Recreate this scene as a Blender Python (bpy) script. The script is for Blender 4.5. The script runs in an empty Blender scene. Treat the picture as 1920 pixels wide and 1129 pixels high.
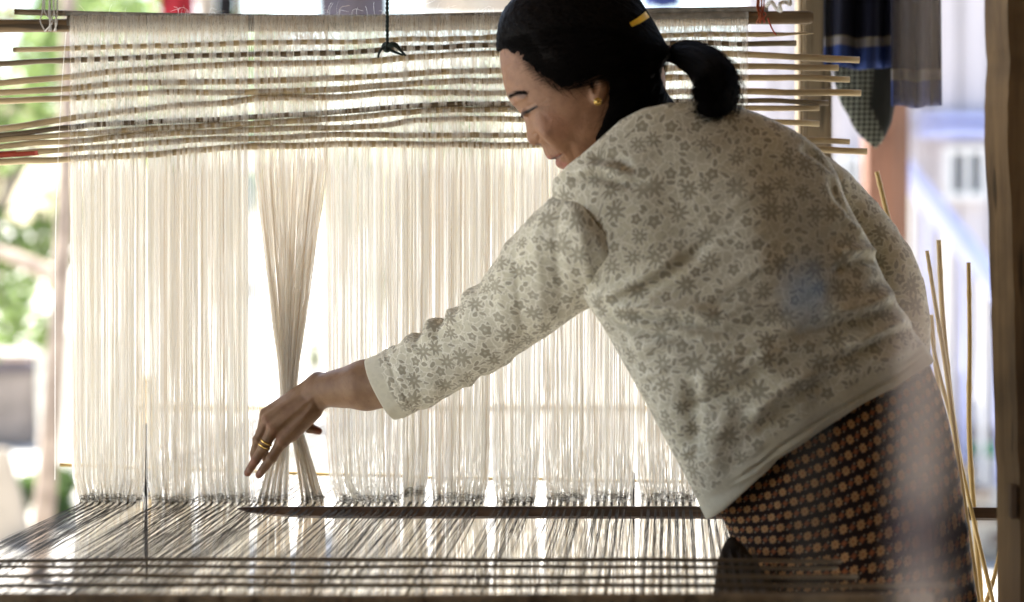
import bpy, bmesh, math, random
import numpy as np
from mathutils import Vector, Matrix
random.seed(7)
RNG = np.random.default_rng(11)
PI = math.pi
SC = bpy.context.scene
COL = SC.collection

# ------------------------------------------------------------------ camera, world, sun, exposure
FPX, CX, HY, CAMZ = 3733.3, 960.0, 400.0, 1.15     # focal length in photo pixels, principal column, horizon row, camera height
cam_d = bpy.data.cameras.new('camera'); cam = bpy.data.objects.new('camera', cam_d); COL.objects.link(cam)
cam.location = (0, 0, CAMZ); cam.rotation_euler = (math.radians(90), 0, 0)
cam_d.lens = 70; cam_d.sensor_width = 36; cam_d.shift_y = -(564.5 - HY) / 1920
cam_d.clip_start = 0.05; cam_d.clip_end = 400
cam_d.dof.use_dof = True; cam_d.dof.focus_distance = 2.66; cam_d.dof.aperture_fstop = 2.2
SC.camera = cam
SUN_DIR = Vector((-0.62, 0.52, 0.95)).normalized()
world = bpy.data.worlds.new('World'); SC.world = world; world.use_nodes = True
wn = world.node_tree; bg = wn.nodes['Background']
sky = wn.nodes.new('ShaderNodeTexSky'); sky.sky_type = 'NISHITA'; sky.sun_disc = False
sky.sun_elevation = math.asin(SUN_DIR.z); sky.sun_rotation = math.atan2(SUN_DIR.x, SUN_DIR.y)
wn.links.new(sky.outputs[0], bg.inputs[0]); bg.inputs[1].default_value = 0.09
sun_d = bpy.data.lights.new('sun', 'SUN'); sun_d.energy = 5.0; sun_d.angle = math.radians(0.5); sun_d.color = (1, .965, .90)
sun = bpy.data.objects.new('sun', sun_d); COL.objects.link(sun)
sun.rotation_euler = SUN_DIR.to_track_quat('Z', 'Y').to_euler()
SC.view_settings.view_transform = 'Standard'; SC.view_settings.look = 'None'
SC.view_settings.exposure = 2.52; SC.view_settings.gamma = 1
SC.cycles.use_denoising = True
SC.cycles.max_bounces = 12; SC.cycles.diffuse_bounces = 10; SC.cycles.transmission_bounces = 10; SC.cycles.transparent_max_bounces = 16
SC.cycles.caustics_reflective = False; SC.cycles.caustics_refractive = False

def P(px, py, d):
    return np.array([(px - CX) / FPX * d, d, CAMZ - (py - HY) / FPX * d])

# ------------------------------------------------------------------ node helpers
class N:
    def __init__(s, name):
        s.m = bpy.data.materials.new(name); s.m.use_nodes = True; s.t = s.m.node_tree
        s.t.nodes.clear(); s.out = s.t.nodes.new('ShaderNodeOutputMaterial')
    def node(s, typ, **kw):
        n = s.t.nodes.new(typ)
        for k, v in kw.items(): setattr(n, k, v)
        return n
    def put(s, sock, v):
        if isinstance(v, bpy.types.NodeSocket): s.t.links.new(v, sock)
        elif v is not None:
            if hasattr(sock.default_value, '__len__') and len(sock.default_value) == 4 and len(v) == 3: v = (*v, 1)
            sock.default_value = v
    def math(s, op, a, b=None, c=None, clamp=False):
        n = s.node('ShaderNodeMath', operation=op, use_clamp=clamp)
        s.put(n.inputs[0], a); s.put(n.inputs[1], b); s.put(n.inputs[2], c)
        return n.outputs[0]
    def vmath(s, op, a, b=None):
        n = s.node('ShaderNodeVectorMath', operation=op); s.put(n.inputs[0], a); s.put(n.inputs[1], b); return n.outputs[0]
    def step(s, v, lo, hi, smooth=True):
        n = s.node('ShaderNodeMapRange', interpolation_type='SMOOTHSTEP' if smooth else 'LINEAR'); s.put(n.inputs[0], v); n.inputs[1].default_value = lo; n.inputs[2].default_value = hi
        return n.outputs[0]
    def mix(s, f, a, b, blend='MIX'):
        n = s.node('ShaderNodeMix', data_type='RGBA', blend_type=blend); s.put(n.inputs[0], f); s.put(n.inputs[6], a); s.put(n.inputs[7], b); return n.outputs[2]
    def noise(s, vec, scale, detail=3, rough=.55, dist=0):
        n = s.node('ShaderNodeTexNoise'); s.put(n.inputs['Vector'], vec); n.inputs['Scale'].default_value = scale
        n.inputs['Detail'].default_value = detail; n.inputs['Roughness'].default_value = rough; n.inputs['Distortion'].default_value = dist
        return n.outputs[0]
    def attr(s, name, what='Vector'): 
        n = s.node('ShaderNodeAttribute', attribute_name=name); return n.outputs[what]
    def coord(s, what='Object'): return s.node('ShaderNodeTexCoord').outputs[what]
    def scale(s, v, xyz):
        n = s.node('ShaderNodeMapping'); s.put(n.inputs[0], v); n.inputs[3].default_value = xyz; return n.outputs[0]
    def sep(s, v):
        n = s.node('ShaderNodeSeparateXYZ'); s.put(n.inputs[0], v); return n.outputs[0], n.outputs[1], n.outputs[2]
    def bump(s, h, strength=.5, dist=.002):
        n = s.node('ShaderNodeBump'); s.put(n.inputs['Height'], h); n.inputs['Strength'].default_value = strength; n.inputs['Distance'].default_value = dist; return n.outputs[0]
    def principled(s, col, rough=.6, normal=None, spec=.4, **kw):
        n = s.node('ShaderNodeBsdfPrincipled'); s.put(n.inputs['Base Color'], col); s.put(n.inputs['Roughness'], rough)
        n.inputs['Specular IOR Level'].default_value = spec
        if normal is not None: s.put(n.inputs['Normal'], normal)
        for k, v in kw.items(): s.put(n.inputs[k.replace('_', ' ')], v)
        return n.outputs[0]
    def translucent(s, shader, col, f):
        t = s.node('ShaderNodeBsdfTranslucent'); s.put(t.inputs[0], col)
        m = s.node('ShaderNodeMixShader'); s.put(m.inputs[0], f); s.put(m.inputs[1], shader); s.put(m.inputs[2], t.outputs[0]); return m.outputs[0]
    def done(s, sh): s.t.links.new(sh, s.out.inputs[0]); return s.m

def mat_wood(name, a, b, stretch=(3, 60, 60), rough=.6, bump=.3, spec=.3):
    n = N(name); v = n.scale(n.coord('Object'), stretch)
    oi = n.node('ShaderNodeObjectInfo').outputs['Random']
    vv = n.vmath('ADD', v, n.math('MULTIPLY', oi, 37.0))
    f = n.noise(vv, 1.0, 5, .65, .4); g = n.noise(n.coord('Object'), 9, 3)
    c = n.mix(n.step(f, .32, .68), a, b); c = n.mix(n.math('MULTIPLY', n.step(g, .45, .7), .45), c, tuple(x * .45 for x in b))
    c = n.mix(n.math('MULTIPLY', n.math('SUBTRACT', oi, .5), .25), c, (1, .95, .8), 'ADD') if False else c
    if bump > .5:
        k = n.noise(n.vmath('MULTIPLY', vv, (1.7, 1.7, 1.7)), 1.0, 3, .5, .2); crack = n.math('MULTIPLY', n.step(k, .60, .66), .75); c = n.mix(crack, c, tuple(x * .22 for x in b))
    return n.done(n.principled(c, rough, n.bump(f, bump, .002), spec))

def mat_plain(name, col, rough=.7, var=.25, scale=12, spec=.3, bump=0, transl=0, metallic=0):
    n = N(name); f = n.noise(n.coord('Object'), scale, 4)
    c = n.mix(n.step(f, .3, .7), tuple(x * (1 - var) for x in col), tuple(min(1, x * (1 + var * .6)) for x in col))
    sh = n.principled(c, rough, n.bump(f, bump, .004) if bump else None, spec, Metallic=float(metallic))
    if transl: sh = n.translucent(sh, c, transl)
    return n.done(sh)

def mat_thread(name, transl=.45, rough=.6, sheen=0, spec=.3):
    n = N(name); c = n.attr('tint', 'Color')
    return n.done(n.translucent(n.principled(c, rough, None, spec), c, transl))

def mat_blouse():
    n = N('printed_cotton'); uv = n.attr('fuv'); band = n.attr('band', 'Fac')
    wob = n.node('ShaderNodeTexNoise', noise_dimensions='2D'); n.put(wob.inputs['Vector'], uv); wob.inputs['Scale'].default_value = 90
    uv2 = n.vmath('ADD', uv, n.vmath('MULTIPLY', n.vmath('SUBTRACT', wob.outputs[1], (.5, .5, .5)), (.0035, .0035, 0)))
    def cells(cell, rnd, off):
        v = n.vmath('ADD', n.vmath('MULTIPLY', uv2, (1 / cell, 1 / cell, 0)), (off, off * .7, 0))
        vo = n.node('ShaderNodeTexVoronoi', voronoi_dimensions='2D'); n.put(vo.inputs['Vector'], v)
        vo.inputs['Scale'].default_value = 1; vo.inputs['Randomness'].default_value = rnd
        d = n.vmath('SUBTRACT', v, vo.outputs['Position']); x, y, _ = n.sep(d); r_, g_, b_ = n.sep(vo.outputs['Color'])
        r = n.math('SQRT', n.math('ADD', n.math('MULTIPLY', x, x), n.math('MULTIPLY', y, y)))
        th = n.math('ADD', n.math('ARCTAN2', y, x), n.math('MULTIPLY', r_, 6.28))
        return r, th, g_, b_
    # large and middling flowers
    r, th, g, b = cells(.030, .75, 3.1)
    big = n.step(g, .42, .44)
    k = n.math('ADD', 5.0, n.math('MULTIPLY', big, 3.0))
    pet = n.math('COSINE', n.math('MULTIPLY', k, th))
    R = n.math('ADD', n.math('ADD', .215, n.math('MULTIPLY', big, .105)), n.math('MULTIPLY', pet, n.math('ADD', .04, n.math('MULTIPLY', big, .085))))
    R = n.math('MULTIPLY', R, n.math('ADD', .78, n.math('MULTIPLY', b, .42)))
    edge = n.math('SUBTRACT', R, r)
    fA = n.step(edge, -.012, .018); oA = n.math('SUBTRACT', n.step(edge, -.085, -.05), n.step(edge, -.03, -.005))
    eye = n.math('SUBTRACT', 1.0, n.step(r, .055, .085)); ring = n.math('MULTIPLY', n.step(r, .05, .07), n.math('SUBTRACT', 1.0, n.step(r, .085, .11)))
    fA = n.math('SUBTRACT', fA, n.math('MULTIPLY', eye, .75)); fA = n.math('MAXIMUM', fA, 0.0)
    keep = n.step(edge, -.10, -.085)
    # leaves and buds
    r2, th2, g2, b2 = cells(.0140, .85, 9.7)
    lx = n.math('MULTIPLY', r2, n.math('COSINE', th2)); ly = n.math('MULTIPLY', r2, n.math('SINE', th2))
    fat = n.math('ADD', .13, n.math('MULTIPLY', g2, .12))
    e = n.math('ADD', n.math('POWER', n.math('DIVIDE', n.math('ABSOLUTE', lx), .40), 2.0), n.math('POWER', n.math('DIVIDE', n.math('ABSOLUTE', ly), fat), 1.5))
    e = n.math('SUBTRACT', 1.0, e)
    show = n.math('MULTIPLY', n.step(b2, .22, .24), n.math('SUBTRACT', 1.0, keep))
    fB = n.math('MULTIPLY', n.step(e, -.05, .12), show); oB = n.math('MULTIPLY', n.math('SUBTRACT', n.step(e, -1.1, -.7), n.step(e, -.35, -.1)), show)
    # third layer: dots
    r3, th3, g3, b3 = cells(.006, .9, 5.3)
    dots = n.math('MULTIPLY', n.math('MULTIPLY', n.math('SUBTRACT', 1.0, n.step(r3, .16, .26)), n.step(b3, .5, .52)), n.math('SUBTRACT', 1.0, keep))
    fl = n.math('MAXIMUM', n.math('MAXIMUM', fA, fB), n.math('MULTIPLY', dots, .45)); ol = n.math('MAXIMUM', n.math('MULTIPLY', oA, .9), oB, clamp=True)
    fade = n.math('ADD', .55, n.math('MULTIPLY', n.noise(uv, 14, 3), .75), clamp=True)
    fl = n.math('MULTIPLY', n.math('MULTIPLY', fl, fade), n.math('SUBTRACT', 1.0, n.math('MULTIPLY', band, .85)))
    ol = n.math('MULTIPLY', ol, n.math('SUBTRACT', 1.0, band))
    ve = n.node('ShaderNodeTexVoronoi', voronoi_dimensions='2D', feature='DISTANCE_TO_EDGE'); n.put(ve.inputs['Vector'], n.vmath('ADD', uv2, n.vmath('MULTIPLY', n.vmath('SUBTRACT', wob.outputs[1], (.5, .5, .5)), (.006, .006, 0)))); ve.inputs['Scale'].default_value = 72
    lace = n.math('MULTIPLY', n.math('SUBTRACT', 1.0, n.step(ve.outputs['Distance'], .03, .09)), n.math('SUBTRACT', 1.0, n.math('MAXIMUM', fl, band)))
    age = n.noise(uv, 7, 4)
    base = n.mix(n.step(age, .35, .7), (.60, .568, .455), (.66, .628, .475))
    c = n.mix(n.math('MULTIPLY', ol, .85), base, (.80, .77, .66))
    c = n.mix(n.math('MULTIPLY', lace, .75), c, (.82, .79, .69))
    c = n.mix(n.math('MULTIPLY', fl, .9), c, (.34, .31, .235))
    weave = n.noise(n.scale(uv, (1, 1, 1)), 900, 2)
    h = n.math('ADD', n.math('MULTIPLY', fl, .25), n.math('ADD', weave, n.math('MULTIPLY', n.noise(uv, 60, 4), 2.2)))
    sh = n.principled(c, .85, n.bump(h, .35, .0012), .2, Sheen_Weight=.25)
    return n.done(n.translucent(sh, c, .16))

def mat_skirt():
    n = N('batik_cotton'); x, y, _ = n.sep(n.attr('fuv'))
    def lattice(ax, ay, shift):
        v = n.math('DIVIDE', y, ay); row = n.math('FLOOR', v)
        u = n.math('ADD', n.math('ADD', n.math('DIVIDE', x, ax), n.math('MULTIPLY', n.math('MODULO', row, 2.0), .5)), shift)
        fu = n.math('MULTIPLY', n.math('SUBTRACT', n.math('FRACT', u), .5), ax * 1000); fv = n.math('MULTIPLY', n.math('SUBTRACT', n.math('FRACT', v), .5), ay * 1000)
        r = n.math('SQRT', n.math('ADD', n.math('MULTIPLY', fu, fu), n.math('MULTIPLY', fv, fv)))
        return r, n.math('ARCTAN2', fv, fu)
    r, th = lattice(.0215, .0155, 0.0)
    R = n.math('ADD', 4.9, n.math('MULTIPLY', n.math('COSINE', n.math('MULTIPLY', th, 8.0)), 1.0))
    big = n.step(n.math('SUBTRACT', R, r), -.3, .5)
    spokes = n.math('MULTIPLY', n.step(n.math('COSINE', n.math('MULTIPLY', th, 8.0)), -.9, -.3), 1.0)
    core = n.math('SUBTRACT', 1.0, n.step(r, 1.0, 1.6))
    r2, th2 = lattice(.0215, .0155, .5)
    R2 = n.math('ADD', 3.1, n.math('MULTIPLY', n.math('COSINE', n.math('MULTIPLY', th2, 4.0)), .7))
    small = n.step(n.math('SUBTRACT', R2, r2), -.3, .5)
    r3, th3 = lattice(.01075, .00775, .25)
    dot = n.math('SUBTRACT', 1.0, n.step(r3, .9, 1.7))
    wear = n.noise(n.attr('fuv'), 60, 3)
    c = n.mix(n.math('MULTIPLY', dot, .8), (.020, .011, .009), (.30, .24, .17))
    c = n.mix(small, c, (.25, .085, .035))
    c = n.mix(n.math('MULTIPLY', big, n.math('ADD', .45, n.math('MULTIPLY', spokes, .55))), c, (.45, .245, .105))
    c = n.mix(n.math('MULTIPLY', core, .8), c, (.22, .07, .02))
    c = n.mix(n.math('MULTIPLY', n.step(wear, .45, .8), .35), c, (.02, .014, .013))
    return n.done(n.principled(c, .8, n.bump(wear, .2, .001), .1))

def mat_skin():
    n = N('skin'); c = n.attr('tint', 'Color'); o = n.coord('Object')
    f = n.noise(o, 70, 4); g = n.noise(o, 900, 2)
    c = n.mix(n.math('MULTIPLY', n.step(f, .38, .72), .42), c, (.13, .05, .022))
    c = n.mix(n.math('MULTIPLY', n.step(n.noise(o, 330, 2), .62, .72), .3), c, (.10, .04, .02))
    sh = n.principled(c, .55, n.bump(n.math('ADD', n.math('ADD', g, f), n.noise(o, 260, 3)), .3, .0012), .4, Subsurface_Weight=.05, Subsurface_Scale=.004)
    return n.done(sh)

def mat_hair():
    n = N('black_hair'); v = n.attr('fuv'); f = n.noise(n.scale(v, (1, 1, 1)), 1, 4, .6)
    c = n.mix(n.step(f, .4, .75), (.003, .0026, .0026), (.011, .008, .007))
    return n.done(n.principled(c, .6, n.bump(f, .6, .0015), .2, IOR=1.18))

def mat_house(name, a, stripe, pitch):
    n = N(name); x, y, z = n.sep(n.coord('Object')); f = n.noise(n.scale(n.coord('Object'), (8, 8, .8)), 2, 4)
    return n.done(n.principled(n.mix(n.step(f, .35, .7), a, tuple(q * .75 for q in a)), .8, n.bump(f, .3, .01), .2))

def mat_leaf(name, a, b, tr=.45):
    n = N(name); r = n.attr('tint', 'Fac'); c = n.mix(r, a, b)
    return n.done(n.translucent(n.principled(c, .5, None, .35), n.mix(.4, c, (.32, .42, .16)), tr))

def mat_ground():
    n = N('packed_earth'); o = n.coord('Object'); f = n.noise(o, .6, 6, .6); g = n.noise(o, 14, 5, .7)
    c = n.mix(n.step(f, .35, .65), (.46, .435, .385), (.56, .53, .475)); c = n.mix(n.math('MULTIPLY', n.step(g, .5, .75), .35), c, (.28, .23, .18))
    return n.done(n.principled(c, .95, n.bump(g, .5, .02), .1))

M = dict(
    bamboo=mat_wood('bamboo', (.57, .455, .27), (.40, .30, .165), (4, 70, 70), .5, .25, .35),
    bamboo_dark=mat_wood('smoked_bamboo', (.20, .15, .09), (.105, .075, .045), (4, 70, 70), .5, .25, .35),
    oldwood=mat_wood('old_wood', (.27, .19, .105), (.135, .09, .05), (40, 40, 2.2), .75, .8),
    postwood=mat_wood('dark_post_wood', (.25, .16, .075), (.115, .072, .036), (40, 40, 2.2), .75, .8),
    greywood=mat_wood('grey_wood', (.30, .235, .15), (.17, .125, .075), (40, 40, 2), .75, .6),
    redwood=mat_wood('red_stained_wood', (.26, .13, .085), (.18, .09, .06), (30, 30, 2), .6, .3),
    beam=mat_wood('beam_wood', (.22, .15, .08), (.12, .08, .042), (2.5, 50, 50), .65, .6),
    sword=mat_wood('dark_hardwood', (.14, .09, .062), (.06, .04, .03), (3, 120, 120), .35, .3, .5),
    thread=mat_thread('silk_thread', .58), warp=mat_thread('dark_warp', .05), cordm=mat_thread('cord_fibre', .1),
    blouse=mat_blouse(), skirt=mat_skirt(), skin=mat_skin(), hair=mat_hair(),
    gold=mat_plain('gold', (.83, .58, .18), .25, .05, 40, .5, 0, 0, 1.0),
    clip=mat_plain('yellow_plastic', (.95, .62, .04), .3, .1, 60, .5),
    tie=mat_plain('hair_elastic', (.09, .02, .02), .6), greywrap=mat_plain('grey_cloth', (.30, .29, .265), .9, .35, 60, .1, .3),
    white=mat_plain('white_paint', (.78, .77, .75), .6, .08, 4), whitecloth=mat_plain('white_plastic', (.80, .79, .76), .5, .05, 5, .4, 0, .5),
    red=mat_plain('red_paint', (.38, .05, .025), .5, .2, 30), redcloth=mat_plain('red_cloth', (.33, .02, .03), .9, .3, 8),
    blue=mat_plain('blue_paint', (.03, .06, .25), .5, .1, 6), bluecloth=mat_plain('blue_cloth', (.03, .045, .16), .9, .4, 25),
    palerail=mat_plain('pale_blue_paint', (.48, .52, .82), .5, .08, 6),
    black=mat_plain('black_cloth', (.016, .014, .015), .85, .3, 20, .2), purple=mat_plain('grey_purple_board', (.10, .085, .10), .8, .2, 5),
    concrete=mat_plain('weathered_concrete', (.26, .22, .195), .9, .25, 8, .2, .4), beige=mat_plain('beige_canvas', (.46, .40, .33), .9, .15, 6),
    bark=mat_plain('pale_bark', (.40, .32, .26), .9, .3, 14, .1, .6), darkbark=mat_plain('dark_bark', (.13, .09, .06), .9, .3, 14, .1, .6),
    wall=mat_house('limewashed_board', (.60, .55, .56), .1, .1), ground=mat_ground(),
    leaf=mat_leaf('leaf', (.07, .13, .035), (.22, .29, .10)), leafdark=mat_leaf('dark_leaf', (.03, .075, .02), (.08, .16, .03), .35),
    leafred=mat_leaf('copper_leaf', (.20, .06, .04), (.30, .14, .08), .4), glass=mat_plain('dim_glass', (.05, .06, .08), .15, .1, 3, .6),
)

# ------------------------------------------------------------------ mesh helpers
def tag(o, label, cat, group=None, kind=None):
    if label: o['label'] = label
    if cat: o['category'] = cat
    if group: o['group'] = group
    if kind: o['kind'] = kind
    return o
def empty(name, loc, label=None, cat=None, group=None):
    o = bpy.data.objects.new(name, None); COL.objects.link(o); o.location = loc; o.empty_display_size = .05
    return tag(o, label, cat, group)
def mesh_np(name, V, Q, mat, parent=None, smooth=True, attrs=None, at=None):
    """V (n,3) world coordinates, Q (m,3|4) indices (ndarray) or list of lists"""
    me = bpy.data.meshes.new(name); V = np.asarray(V, dtype=np.float32)
    org = np.zeros(3) if parent is None and at is None else None
    loc = np.array(at if at is not None else (parent.matrix_world.translation if parent else (0, 0, 0)), dtype=np.float32) if org is None else org
    if parent is not None: loc = np.array(WLOC(parent), dtype=np.float32)
    V = V - loc
    if isinstance(Q, np.ndarray):
        k = Q.shape[1]; me.vertices.add(len(V)); me.vertices.foreach_set('co', V.ravel().astype(np.float32))
        me.loops.add(Q.size); me.loops.foreach_set('vertex_index', Q.ravel().astype(np.int32))
        me.polygons.add(len(Q)); me.polygons.foreach_set('loop_start', np.arange(0, Q.size, k, dtype=np.int32))
        me.update(calc_edges=True)
    else:
        me.from_pydata(V.tolist(), [], Q)
    me.validate()
    if smooth: me.polygons.foreach_set('use_smooth', np.ones(len(me.polygons), dtype=bool))
    for an, (typ, data) in (attrs or {}).items():
        a = me.attributes.new(an, typ, 'POINT')
        if typ == 'FLOAT_COLOR':
            d = np.ones((len(V), 4), np.float32); d[:, :3] = data; a.data.foreach_set('color', d.ravel())
        elif typ == 'FLOAT_VECTOR': a.data.foreach_set('vector', np.asarray(data, np.float32).ravel())
        else: a.data.foreach_set('value', np.asarray(data, np.float32).ravel())
    me.materials.append(mat)
    o = bpy.data.objects.new(name, me); COL.objects.link(o)
    if parent is not None: o.parent = parent
    else: o.location = loc
    return o
def WLOC(o):
    v = Vector(o.location); p = o.parent
    while p is not None: v = v + p.location; p = p.parent
    return v
def bm_obj(name, bm, mat, parent=None, smooth=False, at=None):
    V = np.array([v.co[:] for v in bm.verts]); bm.verts.index_update()
    F = [[v.index for v in f.verts] for f in bm.faces]; bm.free()
    if at is None and parent is None: at = (V.min(0) + V.max(0)) / 2 * np.array([1, 1, 0]) + np.array([0, 0, V[:, 2].min()])
    return mesh_np(name, V, F, mat, parent, smooth, None, at)
def box_bm(lo, hi, bev=.004, bm=None):
    new = bm is None
    bm = bm or bmesh.new(); lo = np.array(lo, float); hi = np.array(hi, float)
    r = bmesh.ops.create_cube(bm, size=1)
    for v in r['verts']: v.co = Vector(((lo + hi) / 2 + np.array(v.co) * (hi - lo)).tolist())
    if bev: bmesh.ops.bevel(bm, geom=list({e for v in r['verts'] for e in v.link_edges}), offset=bev, segments=2, affect='EDGES')
    return bm
def tubes(paths, rad, sides=3, caps=False):
    """paths (n,m,3), rad scalar | (n,) | (n,m) -> verts, quads, strand index per vertex"""
    P_ = np.asarray(paths, float); n, m, _ = P_.shape
    rad = np.broadcast_to(np.asarray(rad, float).reshape((n, 1) if np.ndim(rad) == 1 else np.shape(rad) or (1, 1)), (n, m))
    T = np.gradient(P_, axis=1); T /= np.linalg.norm(T, axis=2, keepdims=True) + 1e-12
    ref = np.where(np.abs(T[..., 1:2]) > .9, np.array([1., 0, 0]), np.array([0, 1., 0]))
    A = np.cross(T, ref); A /= np.linalg.norm(A, axis=2, keepdims=True) + 1e-12; B = np.cross(T, A)
    a = np.arange(sides) / sides * 2 * PI
    V = P_[:, :, None, :] + rad[:, :, None, None] * (np.cos(a)[None, None, :, None] * A[:, :, None] + np.sin(a)[None, None, :, None] * B[:, :, None])
    V = V.reshape(-1, 3); i = np.arange(n)[:, None, None] * m * sides; j = np.arange(m - 1)[None, :, None] * sides; k = np.arange(sides)[None, None, :]; k2 = (k + 1) % sides
    Q = np.stack(np.broadcast_arrays(i + j + k, i + j + k2, i + j + sides + k2, i + j + sides + k), -1).reshape(-1, 4)
    S = np.repeat(np.arange(n), m * sides)
    return V, Q, S
def catmull(pts, n):
    p = np.asarray(pts, float); p = np.vstack([2 * p[0] - p[1], p, 2 * p[-1] - p[-2]])
    t = np.linspace(0, len(p) - 3 - 1e-9, n); i = t.astype(int); f = (t - i)[:, None]
    a, b, c, d = p[i], p[i + 1], p[i + 2], p[i + 3]
    return .5 * (2 * b + (c - a) * f + (2 * a - 5 * b + 4 * c - d) * f * f + (3 * b - a - 3 * c + d) * f ** 3)
def capped_tube(path, rad, sides=10):
    V, Q, _ = tubes(np.asarray(path)[None], np.asarray(rad)[None] if np.ndim(rad) else rad, sides)
    m = len(path); F = Q.tolist(); F.append(list(range(sides))); F.append(list(range((m - 1) * sides, m * sides))[::-1]); return V, F
def tube_obj(name, path, rad, mat, parent=None, sides=10, at=None):
    V, F = capped_tube(path, rad, sides)
    if at is None and parent is None: at = V.mean(0)
    o = mesh_np(name, V, F, mat, parent, True, None, at)
    me = o.data
    for p in me.polygons:
        if len(p.vertices) > 4: p.use_smooth = False
    return o
# ---- small numpy noise
_tab = RNG.random((256, 256))
def vnoise(x, y):
    x = np.asarray(x, float); y = np.asarray(y, float); xi = np.floor(x).astype(int); yi = np.floor(y).astype(int); fx = x - xi; fy = y - yi
    fx = fx * fx * (3 - 2 * fx); fy = fy * fy * (3 - 2 * fy); g = lambda a, b: _tab[a & 255, b & 255]
    return (g(xi, yi) * (1 - fx) + g(xi + 1, yi) * fx) * (1 - fy) + (g(xi, yi + 1) * (1 - fx) + g(xi + 1, yi + 1) * fx) * fy - .5
def fbm(x, y, o=3): return sum(vnoise(x * 2 ** k + 17 * k, y * 2 ** k + 31 * k) / 2 ** k for k in range(o))
def sstep(x, a, b): t = np.clip((x - a) / (b - a), 0, 1); return t * t * (3 - 2 * t)
# ---- polygons in photo pixels
def closed(pts, per=6):
    p = np.asarray(pts, float); n = len(p); out = []
    for i in range(n):
        a, b, c, d = p[i - 1], p[i], p[(i + 1) % n], p[(i + 2) % n]
        for f in np.arange(per) / per: out.append(.5 * (2 * b + (c - a) * f + (2 * a - 5 * b + 4 * c - d) * f * f + (3 * b - a - 3 * c + d) * f ** 3))
    return np.array(out)
def seg_dist(X, Y, pts, close=False):
    p = np.asarray(pts, float); best = np.full(X.shape, 1e9); par = np.zeros(X.shape); n = len(p); L = 0
    q = list(range(n if close else n - 1))
    tot = sum(np.hypot(*(p[(i + 1) % n] - p[i])) for i in q)
    for i in q:
        a, b = p[i], p[(i + 1) % n]; ab = b - a; l2 = ab @ ab + 1e-12
        t = np.clip(((X - a[0]) * ab[0] + (Y - a[1]) * ab[1]) / l2, 0, 1)
        d = np.hypot(X - a[0] - t * ab[0], Y - a[1] - t * ab[1]); m = d < best
        best = np.where(m, d, best); par = np.where(m, (L + t * math.sqrt(l2)) / tot, par); L += math.sqrt(l2)
    return best, par
def inside(X, Y, pts):
    p = np.asarray(pts, float); r = np.zeros(X.shape, bool); n = len(p)
    for i in range(n):
        a, b = p[i], p[(i + 1) % n]
        if a[1] == b[1]: continue
        r ^= ((a[1] > Y) != (b[1] > Y)) & (X < (b[0] - a[0]) * (Y - a[1]) / (b[1] - a[1]) + a[0])
    return r
def sdist(X, Y, pts):
    d, _ = seg_dist(X, Y, pts, True); return np.where(inside(X, Y, pts), d, -d)     # positive inside
class Field:
    """2-D Poisson inflation of an outline: u with laplacian -1, zero on the outline; half thickness = k*sqrt(2u)"""
    def __init__(s, poly, res=2.0, pad=14):
        s.poly = poly; lo = poly.min(0) - pad; hi = poly.max(0) + pad; s.res = res; s.lo = lo
        s.x = np.arange(lo[0], hi[0], res); s.y = np.arange(lo[1], hi[1], res)
        X, Y = np.meshgrid(s.x, s.y, indexing='ij'); d = sdist(X, Y, poly)
        u = None
        for f in (8, 4, 2, 1):
            dd = d[::f, ::f]; h = res * f; mk = dd > 0
            if u is None: v = np.zeros(dd.shape)
            else: v = np.repeat(np.repeat(u, 2, 0), 2, 1)[:dd.shape[0], :dd.shape[1]]; v = np.pad(v, ((0, dd.shape[0] - v.shape[0]), (0, dd.shape[1] - v.shape[1])))
            ii, jj = np.indices(dd.shape); col = (ii + jj) % 2
            w = 1.85
            for it in range(220 if f > 1 else 90):
                for c in (0, 1):
                    nb = np.zeros_like(v); nb[1:-1, 1:-1] = v[2:, 1:-1] + v[:-2, 1:-1] + v[1:-1, 2:] + v[1:-1, :-2]
                    v = np.where(mk & (col == c), v + w * ((nb + h * h) / 4 - v), v)
            u = v * mk
        ok = d > 2.5 * res; q = np.where(ok, u / np.maximum(d, .5), 0)
        wgt = ok.astype(float)
        for it in range(14):
            def sh(a): return sum(np.roll(np.roll(a, i, 0), j, 1) for i in (-1, 0, 1) for j in (-1, 0, 1))
            qs, ws = sh(q * wgt), sh(wgt); new = (wgt == 0) & (ws > 0)
            q = np.where(new, qs / np.maximum(ws, 1e-9), q); wgt = np.where(new, 1, wgt)
        s.d = d; s.u = q * d
    def samp(s, A, px, py):
        x = np.clip((px - s.lo[0]) / s.res, 0, len(s.x) - 1.001); y = np.clip((py - s.lo[1]) / s.res, 0, len(s.y) - 1.001)
        i = x.astype(int); j = y.astype(int); fx = x - i; fy = y - j
        return (A[i, j] * (1 - fx) + A[i + 1, j] * fx) * (1 - fy) + (A[i, j + 1] * (1 - fx) + A[i + 1, j + 1] * fx) * fy
    def half(s, px, py, k): return k * np.sqrt(2 * np.maximum(s.samp(s.u, px, py), 0))
    def arc(s, k):
        h = k * np.sqrt(2 * np.maximum(s.u, 0)); gx, gy = np.gradient(h, s.res)
        U = np.cumsum(np.sqrt(1 + np.minimum(gx ** 2, 16)), 0) * s.res; V = np.cumsum(np.sqrt(1 + np.minimum(gy ** 2, 16)), 1) * s.res
        ci, cj = len(s.x) // 2, len(s.y) // 2
        return U - U[ci:ci + 1, :], V - V[:, cj:cj + 1]
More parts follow.
